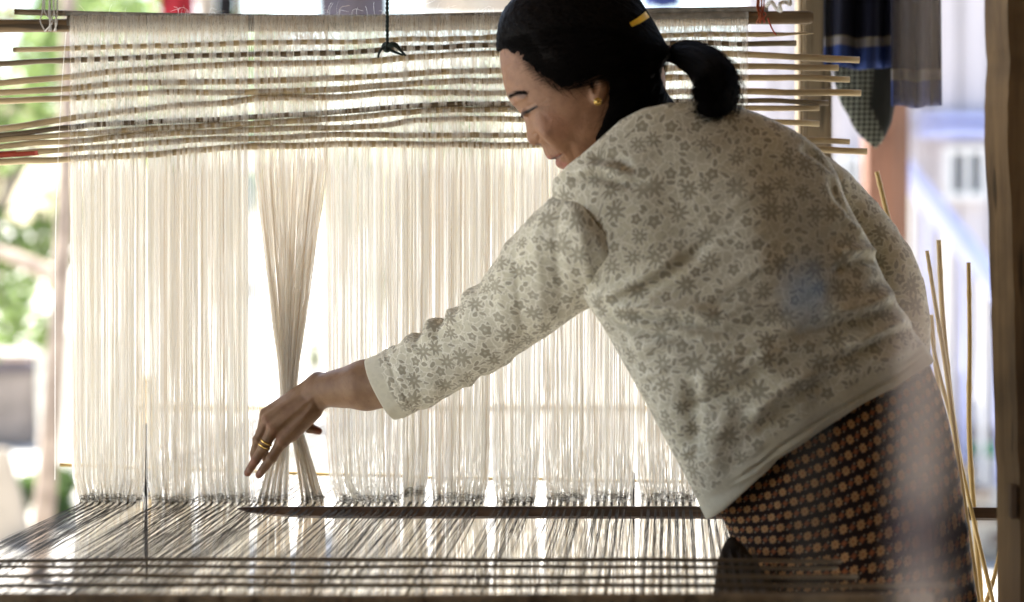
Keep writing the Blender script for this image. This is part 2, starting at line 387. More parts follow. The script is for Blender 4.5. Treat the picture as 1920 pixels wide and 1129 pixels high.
def surface_nets(phi):
    """naive surface nets; returns vertices in grid units and quads"""
    s = phi < 0; nx, ny, nz = phi.shape
    c = np.zeros((nx - 1, ny - 1, nz - 1), np.int8)
    for i in (0, 1):
        for j in (0, 1):
            for k in (0, 1): c += s[i:nx - 1 + i, j:ny - 1 + j, k:nz - 1 + k]
    act = (c > 0) & (c < 8); idx = np.argwhere(act); ids = np.full(act.shape, -1, np.int64); ids[act] = np.arange(len(idx))
    acc = np.zeros((len(idx), 3)); cnt = np.zeros(len(idx))
    cor = [(i, j, k) for i in (0, 1) for j in (0, 1) for k in (0, 1)]
    vals = {q: phi[idx[:, 0] + q[0], idx[:, 1] + q[1], idx[:, 2] + q[2]] for q in cor}
    for q in cor:
        for ax in range(3):
            if q[ax]: continue
            r = list(q); r[ax] = 1; r = tuple(r); a, b = vals[q], vals[r]; m = (a < 0) != (b < 0)
            t = np.where(m, a / np.where(m, a - b, 1), 0); pt = np.array(q, float)[None, :] + t[:, None] * (np.array(r) - np.array(q))[None, :]
            acc += pt * m[:, None]; cnt += m
    V = idx + acc / cnt[:, None]; Q = []
    for ax in range(3):
        o = [a for a in range(3) if a != ax]
        sl0 = [slice(None)] * 3; sl1 = [slice(None)] * 3; sl0[ax] = slice(0, -1); sl1[ax] = slice(1, None)
        for a in o: sl0[a] = slice(1, -1); sl1[a] = slice(1, -1)
        e = np.argwhere(s[tuple(sl0)] != s[tuple(sl1)])
        if not len(e): continue
        for a in o: e[:, a] += 1
        flip = s[e[:, 0], e[:, 1], e[:, 2]]
        def cell(da, db): f = e.copy(); f[:, o[0]] -= da; f[:, o[1]] -= db; return ids[f[:, 0], f[:, 1], f[:, 2]]
        q = np.stack([cell(1, 1), cell(0, 1), cell(0, 0), cell(1, 0)], 1)
        if ax == 1: flip = ~flip
        q[~flip] = q[~flip][:, ::-1]; Q.append(q)
    Q = np.vstack(Q); Q = Q[(Q >= 0).all(1)]
    return V, Q
def normals(V, Q):
    n = np.cross(V[Q[:, 2]] - V[Q[:, 0]], V[Q[:, 3]] - V[Q[:, 1]]); N_ = np.zeros_like(V)
    for k in range(4): np.add.at(N_, Q[:, k], n)
    return N_ / (np.linalg.norm(N_, axis=1, keepdims=True) + 1e-12)
def smooth_mesh(V, Q, it, lam=.5):
    for _ in range(it):
        A = np.zeros_like(V); c = np.zeros(len(V))
        for k in range(4):
            np.add.at(A, Q[:, k], V[Q[:, (k + 1) % 4]] + V[Q[:, k - 1]]); np.add.at(c, Q[:, k], 2)
        V = V + lam * (A / np.maximum(c, 1)[:, None] - V)
    return V
def smin(a, b, k): h = np.clip(.5 + .5 * (b - a) / k, 0, 1); return b * (1 - h) + a * h - k * h * (1 - h)
def cone(G, a, b, ra, rb):
    a = np.array(a, float); b = np.array(b, float); ab = b - a; t = np.clip(sum((G[i] - a[i]) * ab[i] for i in range(3)) / (ab @ ab), 0, 1)
    return np.sqrt(sum((G[i] - a[i] - t * ab[i]) ** 2 for i in range(3))) - (ra + (rb - ra) * t)
def ellip(G, c, r, rot=0):
    x = G[0] - c[0]; y = G[1] - c[1]; z = G[2] - c[2]; co, si = math.cos(rot), math.sin(rot); x, y = co * x + si * y, -si * x + co * y
    k0 = np.sqrt((x / r[0]) ** 2 + (y / r[1]) ** 2 + (z / r[2]) ** 2); return (k0 - 1) * min(r)
def grid3(lo, hi, st): return np.meshgrid(*[np.arange(l, h + st, st) for l, h in zip(lo, hi)], indexing='ij', sparse=False)
class Frame:
    """photo pixels on the plane at distance d0 -> world, parallel projection (z in the same pixel unit, away from the camera)"""
    def __init__(s, d0): s.d0 = d0; s.s = d0 / FPX
    def w(s, V): V = np.asarray(V, float); return np.stack([(V[:, 0] - CX) * s.s, s.d0 + V[:, 2] * s.s, CAMZ - (V[:, 1] - HY) * s.s], 1)
def strokes(px, py, lst):
    F = np.zeros(px.shape)
    for pts, w, amp in lst:
        c = catmull(pts, 24) if len(pts) > 2 else np.array(pts, float); d, t = seg_dist(px, py, c)
        F += amp * np.exp(-(d / w) ** 2) * np.clip(np.sin(np.clip(t, .02, .98) * PI) * 1.6, 0, 1)
    return F
print('helpers ready')
# ------------------------------------------------------------------ setting
def sheet(name, x0, x1, y0, y1, z, mat, kind='structure'):
    V = [(x0, y0, z), (x1, y0, z), (x1, y1, z), (x0, y1, z)]; o = mesh_np(name, V, [[0, 1, 2, 3]], mat, None, False); o['kind'] = kind; return o
sheet('ground', -150, 150, -100, 250, 0, M['ground'])
# the shelter the loom stands in: plank ceiling (edge set for sun bounce) and unseen walls added to block light
rf = empty('roof', (0, 1, 2.75)); rf['kind'] = 'structure'
for k in range(24): bm_obj('plank', box_bm((-3.2 + k * .275, -3.2, 2.75), (-3.2 + k * .275 + .268, 3.97, 2.80), .006), M['oldwood'], rf)
for y in (-2.6, -.4, 1.8, 3.7): bm_obj('joist', box_bm((-3.2, y, 2.60), (3.4, y + .12, 2.748), .008), M['oldwood'], rf)
wb = empty('light_block_back', (0, -3.1, 0)); wb['kind'] = 'structure'  # unseen plank wall added behind the camera to cut flat frontal light
for k in range(24): bm_obj('plank', box_bm((-3.2 + k * .275, -3.16, 0.02), (-3.2 + k * .275 + .268, -3.12, 2.74), .006), M['oldwood'], wb)
wl = empty('light_block_left', (-3.2, -2, 0)); wl['kind'] = 'structure'  # unseen plank wall added near the camera so left light rakes across the blouse
for k in range(12): bm_obj('plank', box_bm((-3.24, -3.1 + k * .275, 0.02), (-3.2, -3.1 + k * .275 + .268, 2.74), .006), M['oldwood'], wl)
wr = empty('light_block_right', (3.2, 0, 0)); wr['kind'] = 'structure'  # unseen plank wall added to reduce light from the right
for k in range(22): bm_obj('plank', box_bm((3.2, -3.1 + k * .275, 0.02), (3.24, -3.1 + k * .275 + .268, 2.74), .006), M['oldwood'], wr)

def leaf_cloud(center, radii, n, size, clumps, seed, flat=.0):
    rs = np.random.default_rng(seed); c = np.array(center); r = np.array(radii)
    cl = rs.normal(0, 1, (clumps, 3)); cl /= np.linalg.norm(cl, axis=1, keepdims=True); cl *= rs.uniform(.25, 1, (clumps, 1)) ** .5
    w = rs.integers(0, clumps, n); p = cl[w] + rs.normal(0, .17, (n, 3)); p = c + p * r
    a = rs.normal(0, 1, (n, 3)); a /= np.linalg.norm(a, axis=1, keepdims=True); b = np.cross(a, rs.normal(0, 1, (n, 3))); b /= np.linalg.norm(b, axis=1, keepdims=True); nn = np.cross(a, b)
    s = size * rs.uniform(.6, 1.3, (n, 1)); V = np.stack([p - a * s, p + b * s * .42 - nn * s * .1, p + a * s, p - b * s * .42 - nn * s * .1], 1).reshape(-1, 3); Q = np.arange(4 * n).reshape(-1, 4)
    return V, Q, np.repeat(np.clip(rs.normal(.5, .28, n), 0, 1), 4)
def tree(name, base, top, crowns, label, mat, bark, seed, lr=.06, cat='tree', group=None):
    base = np.array(base, float); top = np.array(top, float); t = empty(name, base, label, cat, group); rs = np.random.default_rng(seed)
    mid = (base + top) / 2 + rs.normal(0, .06, 3) * np.linalg.norm(top - base) * .4
    V, F = capped_tube(catmull([base, mid, top], 14), np.linspace(lr, lr * .45, 14), 8); mesh_np('trunk', V, F, bark, t)
    for (c, r, n, s) in crowns:
        c = np.array(c, float); V, F = capped_tube(catmull([base * .35 + top * .65, (top + c) / 2 + rs.normal(0, .08, 3), c], 8), np.linspace(lr * .5, lr * .15, 8), 6); mesh_np('branch', V, F, bark, t)
        V, Q, ti = leaf_cloud(c, r, n, s, max(6, n // 60), seed + n); mesh_np('crown', V, Q, mat, t, False, {'tint': ('FLOAT', ti)})
    return t
def bush(name, px, py, d, wpx, hpx, n, s, label, mat, seed, cat='shrub', group=None):
    k = d / FPX; base = P(px, py, d); base[2] = 0; c = P(px, py - hpx / 2, d); t = empty(name, base, label, cat, group); rs = np.random.default_rng(seed)
    st = []
    for q in range(7): e = c + rs.normal(0, .35, 3) * np.array([wpx, wpx, hpx]) * k * .5; st.append(catmull([base, (base + e) / 2 + rs.normal(0, .02, 3), e], 8))
    V, Q, S = tubes(np.array(st), .008, 5); mesh_np('stem', V, Q, M['darkbark'], t)
    V, Q, ti = leaf_cloud(c, np.array([wpx / 2, wpx / 2, hpx / 2]) * k, n, s, max(8, n // 40), seed); mesh_np('crown', V, Q, mat, t, False, {'tint': ('FLOAT', ti)}); return t
def bpost(name, px0, px1, d, z0, z1, mat, label, cat, dep=None, group=None, lean=0):
    a, b = (px0 - CX) / FPX * d, (px1 - CX) / FPX * d; dep = dep or (b - a); bm = box_bm((a, d, z0), (b, d + dep, z1), min(.012, (b - a) * .15))
    for v in bm.verts: v.co.x += lean * (v.co.z - z0)
    o = bm_obj(name, bm, mat); return tag(o, label, cat, group)
# left: garden
tree('garden_tree', P(-150, 977, 7.4) * [1, 1, 0], P(-40, 330, 7.4), [(P(-30, 60, 7.2), (.62, .5, .55), 900, .055), (P(110, 190, 7.9), (.42, .45, .5), 520, .05), (P(40, 470, 7.6), (.34, .4, .34), 420, .05), (P(20, 620, 7.8), (.2, .3, .16), 130, .045), (P(330, 60, 8.6), (.5, .4, .35), 320, .05)], 'leafy green garden tree behind the left edge of the strings', M['leaf'], M['bark'], 5, .07)
tree('copper_shrub', P(-90, 760, 11.8) * [1, 1, 0], P(60, 120, 11.8), [(P(60, 20, 11.8), (.5, .4, .35), 260, .07), (P(20, 260, 11.9), (.25, .3, .3), 90, .06)], 'reddish leaved shrub high behind the green garden tree', M['leafred'], M['darkbark'], 8, .05)
tree('distant_tree', P(640, 520, 36) * [1, 1, 0], P(650, 250, 36), [(P(560, 170, 36), (1.6, 1.6, 1.4), 420, .2), (P(820, 120, 37), (1.9, 1.6, 1.7), 480, .2), (P(700, 330, 36), (1.0, 1, .9), 260, .16)], 'pale green tree far behind the middle of the string curtain', M['leaf'], M['bark'], 14, .16)
tree('distant_tree', P(300, 540, 31) * [1, 1, 0], P(310, 260, 31), [(P(260, 180, 31), (1.5, 1.5, 1.4), 420, .2), (P(420, 260, 31), (1.1, 1.2, 1.0), 300, .18)], 'pale green tree far behind the left part of the string curtain', M['leaf'], M['bark'], 16, .16)
V, F = capped_tube(catmull([P(70, 1080, 6.2) * [1, 1, 0], P(92, 850, 6.2), P(108, 620, 6.25), P(120, 420, 6.3), P(128, 60, 6.4), P(126, -260, 6.5)], 30), np.linspace(.036, .022, 30), 10)
tag(mesh_np('slender_trunk', V, F, M['bark'], None, True, None, V.mean(0)), 'slender pale bare trunk rising beside the left edge of the strings', 'trunk')
V, F = capped_tube(catmull([P(-140, 440, 6.4), P(-20, 466, 6.4), P(40, 488, 6.35), P(116, 522, 6.3)], 16), np.linspace(.012, .03, 16), 8)
tag(mesh_np('bare_branch', V, F, M['bark'], None, True, None, V.mean(0)), 'bare pale branch leaning across to the slender trunk', 'branch')
bush('low_bush', 82, 985, 7.3, 120, 110, 420, .04, 'low green bush on the ground below the slender trunk', M['leafdark'], 21)
bush('small_shrub', 590, 690, 13, 34, 60, 120, .035, 'small bright shrub far behind the pinched strings', M['leaf'], 22)
bush('thin_shrub', 716, 620, 17, 36, 330, 160, .06, 'tall thin green shrub far behind the middle strings', M['leaf'], 23)
# low concrete planter, white sheet on a rack, leaning board
pl = empty('concrete_planter', P(10, 840, 9.8) * [1, 1, 0], 'brown grey concrete planter at the far left edge', 'planter')
a, b = P(-120, 0, 9.8)[0], P(60, 0, 9.8)[0]
bm_obj('body', box_bm((a, 9.8, 0), (b, 10.3, .37), .015), M['concrete'], pl); bm_obj('rim', box_bm((a - .02, 9.78, .372), (b + .02, 10.32, .42), .012), M['purple'], pl); bm_obj('soil', box_bm((a + .04, 9.84, .40), (b - .04, 10.26, .43), .003), M['darkbark'], pl)
def drape(name, x0, x1, y, z0, z1, mat, label, cat, waves=3, amp=.02, skew=0, seed=1, group=None, point=0, attach=None):
    nx, nz = 40, 26; u, v = np.meshgrid(np.linspace(0, 1, nx), np.linspace(0, 1, nz), indexing='ij'); rs = np.random.default_rng(seed); ph = rs.uniform(0, 6)
    yy = y + amp * np.sin(u * waves * 2 * PI + ph + v * .8) * (.35 + .65 * v) + amp * .5 * np.sin(u * waves * 4.3 + v * 3)
    xx = x0 + (x1 - x0) * u + skew * v + amp * .25 * np.cos(u * waves * 2 * PI + ph) * v; zz = z1 + (z0 - z1) * v * (1 - point * np.abs(u - .5) * 2) + .002 * np.sin(u * 9) * v
    V = np.stack([xx, yy, zz], -1).reshape(-1, 3); i = np.arange(nx - 1)[:, None] * nz; j = np.arange(nz - 1)[None]; Q = np.stack([i + j, i + j + 1, i + nz + j + 1, i + nz + j], -1).reshape(-1, 4)
    o = mesh_np(name, V, Q, mat, None, True, {'fuv': ('FLOAT_VECTOR', np.stack([u, v, 0 * u], -1).reshape(-1, 3))}, V.mean(0)); m = o.modifiers.new('thick', 'SOLIDIFY'); m.thickness = .004
    return tag(o, label, cat, group)
drape('white_sheet', P(66, 0, 8)[0], P(250, 0, 8)[0], 8.0, .06, CAMZ - (625 - HY) / FPX * 8, M['whitecloth'], 'white sheet hanging outdoors behind the left strings', 'sheet', 4, .03, 0, 3)
bm = box_bm((P(-60, 0, 6.9)[0], 6.9, .0), (P(14, 0, 6.9)[0], 6.94, 1.0), .006)
for v in bm.verts: v.co.x += .09 * (1 - v.co.z) ; v.co.z = v.co.z * .33
tag(bm_obj('leaning_board', bm, M['beige']), 'pale board standing at the lower left edge', 'board')
# far pole with blue top and black foot, seen through the gap in the strings
fp = empty('signal_pole', P(468, 572, 25) * [1, 1, 0], 'distant pole with blue top and black foot in the gap beside the pinched strings', 'pole')
def seg(nm, ya, yb, w, mat): a = P(468 - w, ya, 25); b = P(468 + w + 1, yb, 25); bm_obj(nm, box_bm((a[0], 24.97, max(0, b[2])), (b[0], 25.03, a[2]), .005), mat, fp)
seg('blue_panel', 250, 408, 4, M['blue']); seg('shaft', 408.5, 514, 4, M['white']); seg('foot', 515, 580, 10, M['black'])
bpost('dark_stake', 890, 899, 15, 0, CAMZ - (368 - HY) / FPX * 15, M['black'], 'dark stake far behind the strings left of the blouse', 'stake')
bpost('garden_stake', 267, 276, 2.88, 0, CAMZ - (795 - HY) / FPX * 2.88, M['black'], 'dark stake standing under the warp near the left bands', 'stake')
bpost('garden_stake', 1182, 1191, 2.88, 0, CAMZ - (885 - HY) / FPX * 2.88, M['black'], 'dark stake standing under the warp near the blouse hem', 'stake')
# things along the top edge
ln = tube_obj('washing_line', np.array([P(x, -40 + 9 * math.sin((x - 200) / 800 * PI), 6.5) for x in np.linspace(-250, 1150, 30)]), .004, M['black'], None, 6); tag(ln, 'thin line carrying washing above the heddle', 'line')
def hung(x0, x1, yb, mat, lab, sd, sk=0): drape('hanging_cloth', P(x0, 0, 6.52)[0], P(x1, 0, 6.52)[0], 6.52, CAMZ - (yb - HY) / FPX * 6.52, CAMZ + 432 / FPX * 6.52, mat, lab, 'cloth', 2, .015, sk, sd, 'cloths on the washing line')
hung(300, 366, 60, M['redcloth'], 'red cloth hanging on the line above the heddle', 31); hung(368, 402, 62, M['beige'], 'pale cloth hanging on the line between the red and black cloths', 32); hung(405, 440, 70, M['black'], 'black cloth hanging on the line above the heddle', 33)
hung(596, 726, 44, M['purple'], 'grey purple cloth hanging on the line near the dark cord', 34); hung(1205, 1276, 16, M['bluecloth'], 'blue cloth showing above the beam beside the hair clip', 36)
V = []; F = []
bpost('pale_post', 443, 454, 6.0, 0, 2.4, M['oldwood'], 'thin brown post rising behind the heddle beam', 'post')
cs = []
for k in range(13): a = PI * (k / 12); cs.append((math.cos(a), math.sin(a)))
tag(drape('canvas_awning', P(790, 0, 9)[0], P(1010, 0, 9)[0], 9.0, CAMZ + 370 / FPX * 9, CAMZ + 640 / FPX * 9, M['beige'], 'beige awning behind the head of the weaver', 'awning', 2, .05, 0, 39), 'beige canvas awning high behind the head', 'awning')
# right: limewashed house with stair
hs = empty('house', P(1900, 0, 8.4) * [1, 1, 0], 'limewashed board house with dim windows behind the right post', 'house')
x0, x1 = P(1395, 0, 8.4)[0], P(2700, 0, 8.4)[0]; nb = int((x1 - x0) / .13)
for k in range(nb):
    a = x0 + k * .13; bm_obj('board', box_bm((a, 8.4 + .008 * (k % 3), .25), (a + .124, 8.46, 3.6), .006), M['wall'], hs)
bm_obj('footing', box_bm((x0 - .05, 8.36, 0), (x1, 8.62, .248), .01), M['concrete'], hs)
rr = bm_obj('roof', box_bm((x0 - .6, 7.6, 3.61), (x1, 11.5, 3.72), .01), M['redwood'], hs)
def hwin(px0, px1, py0, py1):
    a, b = P(px0, py1, 8.34), P(px1, py0, 8.34); w = bm_obj('window', box_bm((a[0], 8.36, a[2]), (b[0], 8.395, b[2]), .004), M['glass'], hs); t = .03
    for lo_, hi_ in (((a[0] - t, a[2] - t), (a[0], b[2] + t)), ((b[0], a[2] - t), (b[0] + t, b[2] + t)), ((a[0], b[2]), (b[0], b[2] + t)), ((a[0], a[2] - t), (b[0], a[2])), (((a[0] + b[0]) / 2 - .012, a[2]), ((a[0] + b[0]) / 2 + .012, b[2]))): bm_obj('frame', box_bm((lo_[0], 8.33, lo_[1]), (hi_[0], 8.40, hi_[1]), .003), M['white'], w)
hwin(1786, 1840, 286, 362); hwin(1583, 1612, 300, 372)
bm_obj('band', box_bm((P(1735, 0, 8.2)[0], 8.25, P(0, 256, 8.25)[2]), (P(1990, 0, 8.2)[0], 8.39, P(0, 238, 8.25)[2]), .008), M['palerail'], hs)
bm_obj('band', box_bm((P(1735, 0, 8.2)[0], 8.27, P(0, 226, 8.25)[2]), (P(1990, 0, 8.2)[0], 8.39, P(0, 214, 8.25)[2]), .008), M['palerail'], hs)
# stair
sr = empty('outdoor_stair', P(1900, 0, 6.6) * [1, 1, 0], 'outdoor stair with pale blue sloping handrails in front of the house', 'stair')
for dy, d in ((0, 6.6), (-16, 7.35)):
    V, F = capped_tube(np.array([P(1690, 318 + dy, d), P(1780, 432 + dy, d), P(1925, 612 + dy, d)]), .032, 8); mesh_np('handrail', V, F, M['palerail'], sr)
    for k in range(7):
        xx = 1705 + k * 34; yy = 318 + dy + (xx - 1690) * 1.252; p = P(xx, yy, d); V, F = capped_tube(np.array([p, p * [1, 1, 0] + [0, 0, max(.02, p[2] - .75)]]), .012, 6); mesh_np('baluster', V, F, M['palerail'] if k % 2 else M['white'], sr)
for k in range(8):
    xx = 1700 + k * 34; p = P(xx, 318 + (xx - 1690) * 1.252, 6.6); zt = max(.06, p[2] - .80); bm_obj('tread', box_bm((p[0] - .03, 6.55, zt - .04), (p[0] + .09, 7.5, zt), .005), M['concrete'], sr)
bm_obj('stringer', box_bm((P(1690, 0, 6.6)[0], 6.56, .0), (P(1700, 0, 6.6)[0], 7.5, .9), .005), M['white'], sr)
bpost('shelter_post', 1499, 1561, 3.3, 0, 2.6, M['greywood'], 'grey brown square post behind the stick ends', 'post')
bpost('stained_post', 1628, 1706, 5.3, 0, 2.9, M['redwood'], 'red brown stained post behind the hanging bag', 'post')
# white jars by the stair foot
def lathe(name, c, prof, mat, parent=None, n=20, at=None):
    V = []; F = []
    for z, r in prof: V += [(c[0] + r * math.cos(a), c[1] + r * math.sin(a), c[2] + z) for a in np.arange(n) / n * 2 * PI]
    for i in range(len(prof) - 1):
        for j in range(n): F.append([i * n + j, i * n + (j + 1) % n, (i + 1) * n + (j + 1) % n, (i + 1) * n + j])
    F.append(list(range(n))[::-1]); F.append([(len(prof) - 1) * n + j for j in range(n)]); return mesh_np(name, V, F, mat, parent, True, None, at if at is not None or parent else c)
for px, py, d, s, lab in ((1846, 1035, 6.7, 1.0, 'large white water jar behind the standing canes'), (1835, 742, 10.6, 1.3, 'tall white jar standing in front of the house wall')):
    j = lathe('water_jar', P(px, 0, d) * [1, 1, 0], [(0, .09 * s), (.02 * s, .105 * s), (.14 * s, .13 * s), (.24 * s, .12 * s), (.29 * s, .07 * s), (.31 * s, .055 * s), (.34 * s, .055 * s)], M['whitecloth']); tag(j, lab, 'jar', 'white jars')
    lathe('lid', np.array(P(px, 0, d) * [1, 1, 0]) + [0, 0, .342 * s], [(0, .062 * s), (.03 * s, .06 * s), (.035 * s, .03 * s)], mat_plain('green_lid', (.04, .22, .08), .5), j)
print('setting ready')
# ------------------------------------------------------------------ the loom: heddle, sticks, warp, sword
DH = 2.80; ZW = .742; SLX = .078          # heddle plane, warp height, warp drift to the right per metre of depth
def rgb_tint(n, cols, w, jit=.06):
    c = np.array(cols)[RNG.choice(len(cols), n, p=np.array(w) / sum(w))]; return np.clip(c * (1 + RNG.normal(0, jit, (n, 1))), 0, 1)
def ribbons(paths, rad):
    P_ = np.asarray(paths, float); n, m, _ = P_.shape; T = np.gradient(P_, axis=1); T /= np.linalg.norm(T, axis=2, keepdims=True) + 1e-12
    a = RNG.uniform(-.9, .9, (n, 1)) + np.cumsum(RNG.normal(0, .22, (n, m)), 1); W = np.cross(T, np.array([0, 1., 0])); W /= np.linalg.norm(W, axis=2, keepdims=True) + 1e-9; B = np.cross(T, W)
    W = W * np.cos(a)[..., None] + B * np.sin(a)[..., None] * .7; rad = np.broadcast_to((np.asarray(rad, float).reshape(-1, 1) if np.ndim(rad) == 1 else rad), (n, m))[..., None]
    V = np.stack([P_ - W * rad, P_ + W * rad], 2).reshape(-1, 3); i = np.arange(n)[:, None] * m * 2; j = np.arange(m - 1)[None] * 2
    Q = np.stack([i + j, i + j + 1, i + j + 3, i + j + 2], -1).reshape(-1, 4); return V, Q, np.repeat(np.arange(n), m * 2)
def strand_obj(name, paths, rad, tint, mat, parent, label=None, sides=3):
    V, Q, S = ribbons(paths, rad) if mat == M['thread'] else tubes(paths, rad, sides); o = mesh_np(name, V, Q, mat, parent, True, {'tint': ('FLOAT_COLOR', tint[S])}); o['kind'] = 'stuff'
    if label: o['label'] = label
    return o
STICKS = [  # polyline in photo pixels, radius px, dark?, label
    ([(25, 95), (130, 92), (300, 86), (450, 82), (640, 79), (760, 74), (930, 71), (1200, 67), (1390, 64), (1525, 64)], 5, 0, 'thin brown bamboo stick, topmost under the heddle beam, tapering at its end'),
    ([(-60, 123), (0, 120), (130, 113), (250, 107), (450, 103), (640, 98), (800, 90), (920, 85), (1200, 82), (1493, 80)], 5.2, 1, 'dark brown bamboo stick, second from the heddle beam, with a square cut end'),
    ([(-70, 161), (0, 157), (130, 145), (250, 132), (450, 121), (640, 118), (780, 108), (930, 100), (1200, 98), (1390, 103), (1611, 112)], 6, 0, 'long tan bamboo stick, third from the heddle beam, reaching the hanging blue cloth'),
    ([(-60, 175), (0, 173), (130, 166), (250, 155), (450, 153), (640, 146), (800, 137), (930, 133), (1200, 128), (1390, 124), (1572, 126)], 5.8, 0, 'tan bamboo stick, fourth from the heddle beam'),
    ([(-60, 191), (0, 189), (130, 184), (300, 174), (450, 174), (640, 166), (850, 153), (935, 152), (1200, 147), (1390, 145), (1593, 148)], 5.8, 0, 'tan bamboo stick, fifth from the heddle beam'),
    ([(-60, 250), (0, 243), (130, 224), (250, 207), (400, 194), (500, 184), (640, 181), (760, 175), (935, 175), (1200, 174), (1390, 172), (1614, 175)], 6, 0, 'tan bamboo stick, sixth from the heddle beam, sloping steeply down at its far left'),
    ([(-60, 260), (0, 253), (130, 240), (200, 233), (400, 224), (640, 209), (800, 196), (950, 194), (1200, 191), (1390, 189), (1553, 193)], 5, 1, 'dark knotty bamboo stick, seventh from the heddle beam'),
    ([(-60, 270), (0, 263), (130, 252), (300, 240), (500, 230), (640, 222), (780, 209), (960, 206), (1200, 203), (1390, 202), (1536, 202)], 5.4, 0, 'short bamboo stick, eighth from the heddle beam, ending behind the blouse shoulder'),
    ([(-60, 281), (0, 275), (130, 265), (300, 251), (450, 245), (640, 238), (720, 235), (800, 225), (980, 224), (1200, 226), (1536, 231)], 5.4, 0, 'tan bamboo stick, ninth from the heddle beam'),
    ([(-60, 294), (0, 290), (100, 283), (300, 267), (450, 261), (640, 254), (750, 253), (900, 254), (990, 252), (1200, 255), (1400, 258), (1593, 265)], 5.5, 0, 'bamboo stick with a red painted left end, second from the bottom of the bunch'),
    ([(-60, 306), (0, 303), (130, 298), (300, 287), (450, 276), (640, 270), (800, 272), (1000, 271), (1200, 272), (1400, 276), (1625, 283)], 6.2, 0, 'lowest bamboo stick in the heddle with a speckled right end'),
]
def wobble_path(pts, n, amp, seed):
    c = catmull(pts, n); c[:, 1] += amp * fbm(c[:, 0] / 95 + seed * 7.3, np.full(n, seed * 3.1), 3); return c
STK = []
for i, (pts, r, dark, lab) in enumerate(STICKS):
    c = wobble_path(pts, 90, 3.2, i); STK.append(c)
    path = np.array([P(x, y, DH) for x, y in c])
    rad = (r * (1 + .12 * fbm(c[:, 0] / 40, c[:, 1] * 0 + i * 5, 2))) * DH / FPX
    for kx in RNG.uniform(60, 1500, 5): rad *= 1 + .16 * np.exp(-((c[:, 0] - kx) / 7) ** 2)          # nodes
    if i == 0: rad[-8:] *= np.linspace(1, .25, 8)
    o = tube_obj('bamboo_stick', path, rad, M['bamboo_dark'] if dark else M['bamboo'], None, 10)
    tag(o, lab, 'stick', 'bamboo pattern sticks threaded through the heddle')
    if i == 9:
        q = np.array([P(x, y, DH) for x, y in catmull([(-59, 294), (0, 290), (45, 287.3), (72, 285.3)], 12)]); tube_obj('painted_end', q, (r + .9) * DH / FPX, M['red'], o, 10)
# heddle beam, rod and string curtain
hed = empty('string_heddle', P(770, 48, DH), 'tall curtain of cream heddle strings hanging from a wooden beam', 'heddle')
c = catmull([(-60, 49), (0, 49), (130, 48), (640, 46), (930, 42), (1300, 35), (1480, 33), (1524, 33)], 60)
BEAM = c; rad = np.full(60, 12.5) * (1 + .08 * fbm(c[:, 0] / 60, c[:, 0] * 0 + 2, 2)) * DH / FPX; rad[-2:] *= [.9, .75]
bo = tube_obj('beam', np.array([P(x, y, DH) for x, y in c]), rad, M['beam'], hed, 12)
c2 = catmull([(128, 41), (400, 44), (640, 45), (930, 41), (1300, 34.5), (1402, 33.5)], 60); c2[:, 1] += 0.5
tube_obj('wrapped_strings', np.array([P(x, y, DH - .0005) for x, y in c2]), 14.2 * DH / FPX, M['greywrap'], hed, 12)['label'] = 'grey layer of string loops wound round the beam'
c3 = catmull([(28, 22), (125, 25), (300, 29), (640, 32.5), (930, 28), (1200, 21), (1400, 17.5), (1440, 17)], 60)
tube_obj('rod', np.array([P(x, y, DH - .004) for x, y in c3]), 5.2 * DH / FPX, M['greywrap'], hed, 10)
q3 = catmull([(28, 22), (60, 23.3), (100, 24.5), (124, 25)], 10); tube_obj('rod_end', np.array([P(x, y, DH - .004) for x, y in q3]), 5.6 * DH / FPX, M['bamboo_dark'], hed, 10)
# (top interval, bottom cluster, strings per px, gathered?)
BUN = [((132, 275), (150, 262), 1.45, 0), ((275, 368), (286, 362), 1.6, 0), ((366, 466), (373, 468), 1.5, 0), ((460, 486), (466, 484), .22, 0), ((476, 548), (484, 540), 1.5, 1), ((548, 614), (565, 607), 1.5, 2),
       ((610, 752), (632, 748), 1.15, 0), ((752, 806), (757, 795), 1.55, 0), ((806, 836), (812, 834), 1.3, 0), ((836, 921), (838, 908), 1.45, 0), ((921, 1016), (932, 1003), 1.3, 0),
       ((1016, 1106), (1026, 1100), 1.35, 0), ((1106, 1190), (1108, 1184), 1.25, 0), ((1190, 1306), (1203, 1302), 1.3, 0), ((1306, 1402), (1312, 1396), 1.1, 0)]
CREAM = [(.95, .93, .87), (.92, .885, .80), (.96, .95, .92), (.72, .60, .46), (.86, .84, .81)]
def tufty(n): return 938 + 3 * fbm(np.arange(n) / 9, np.zeros(n))
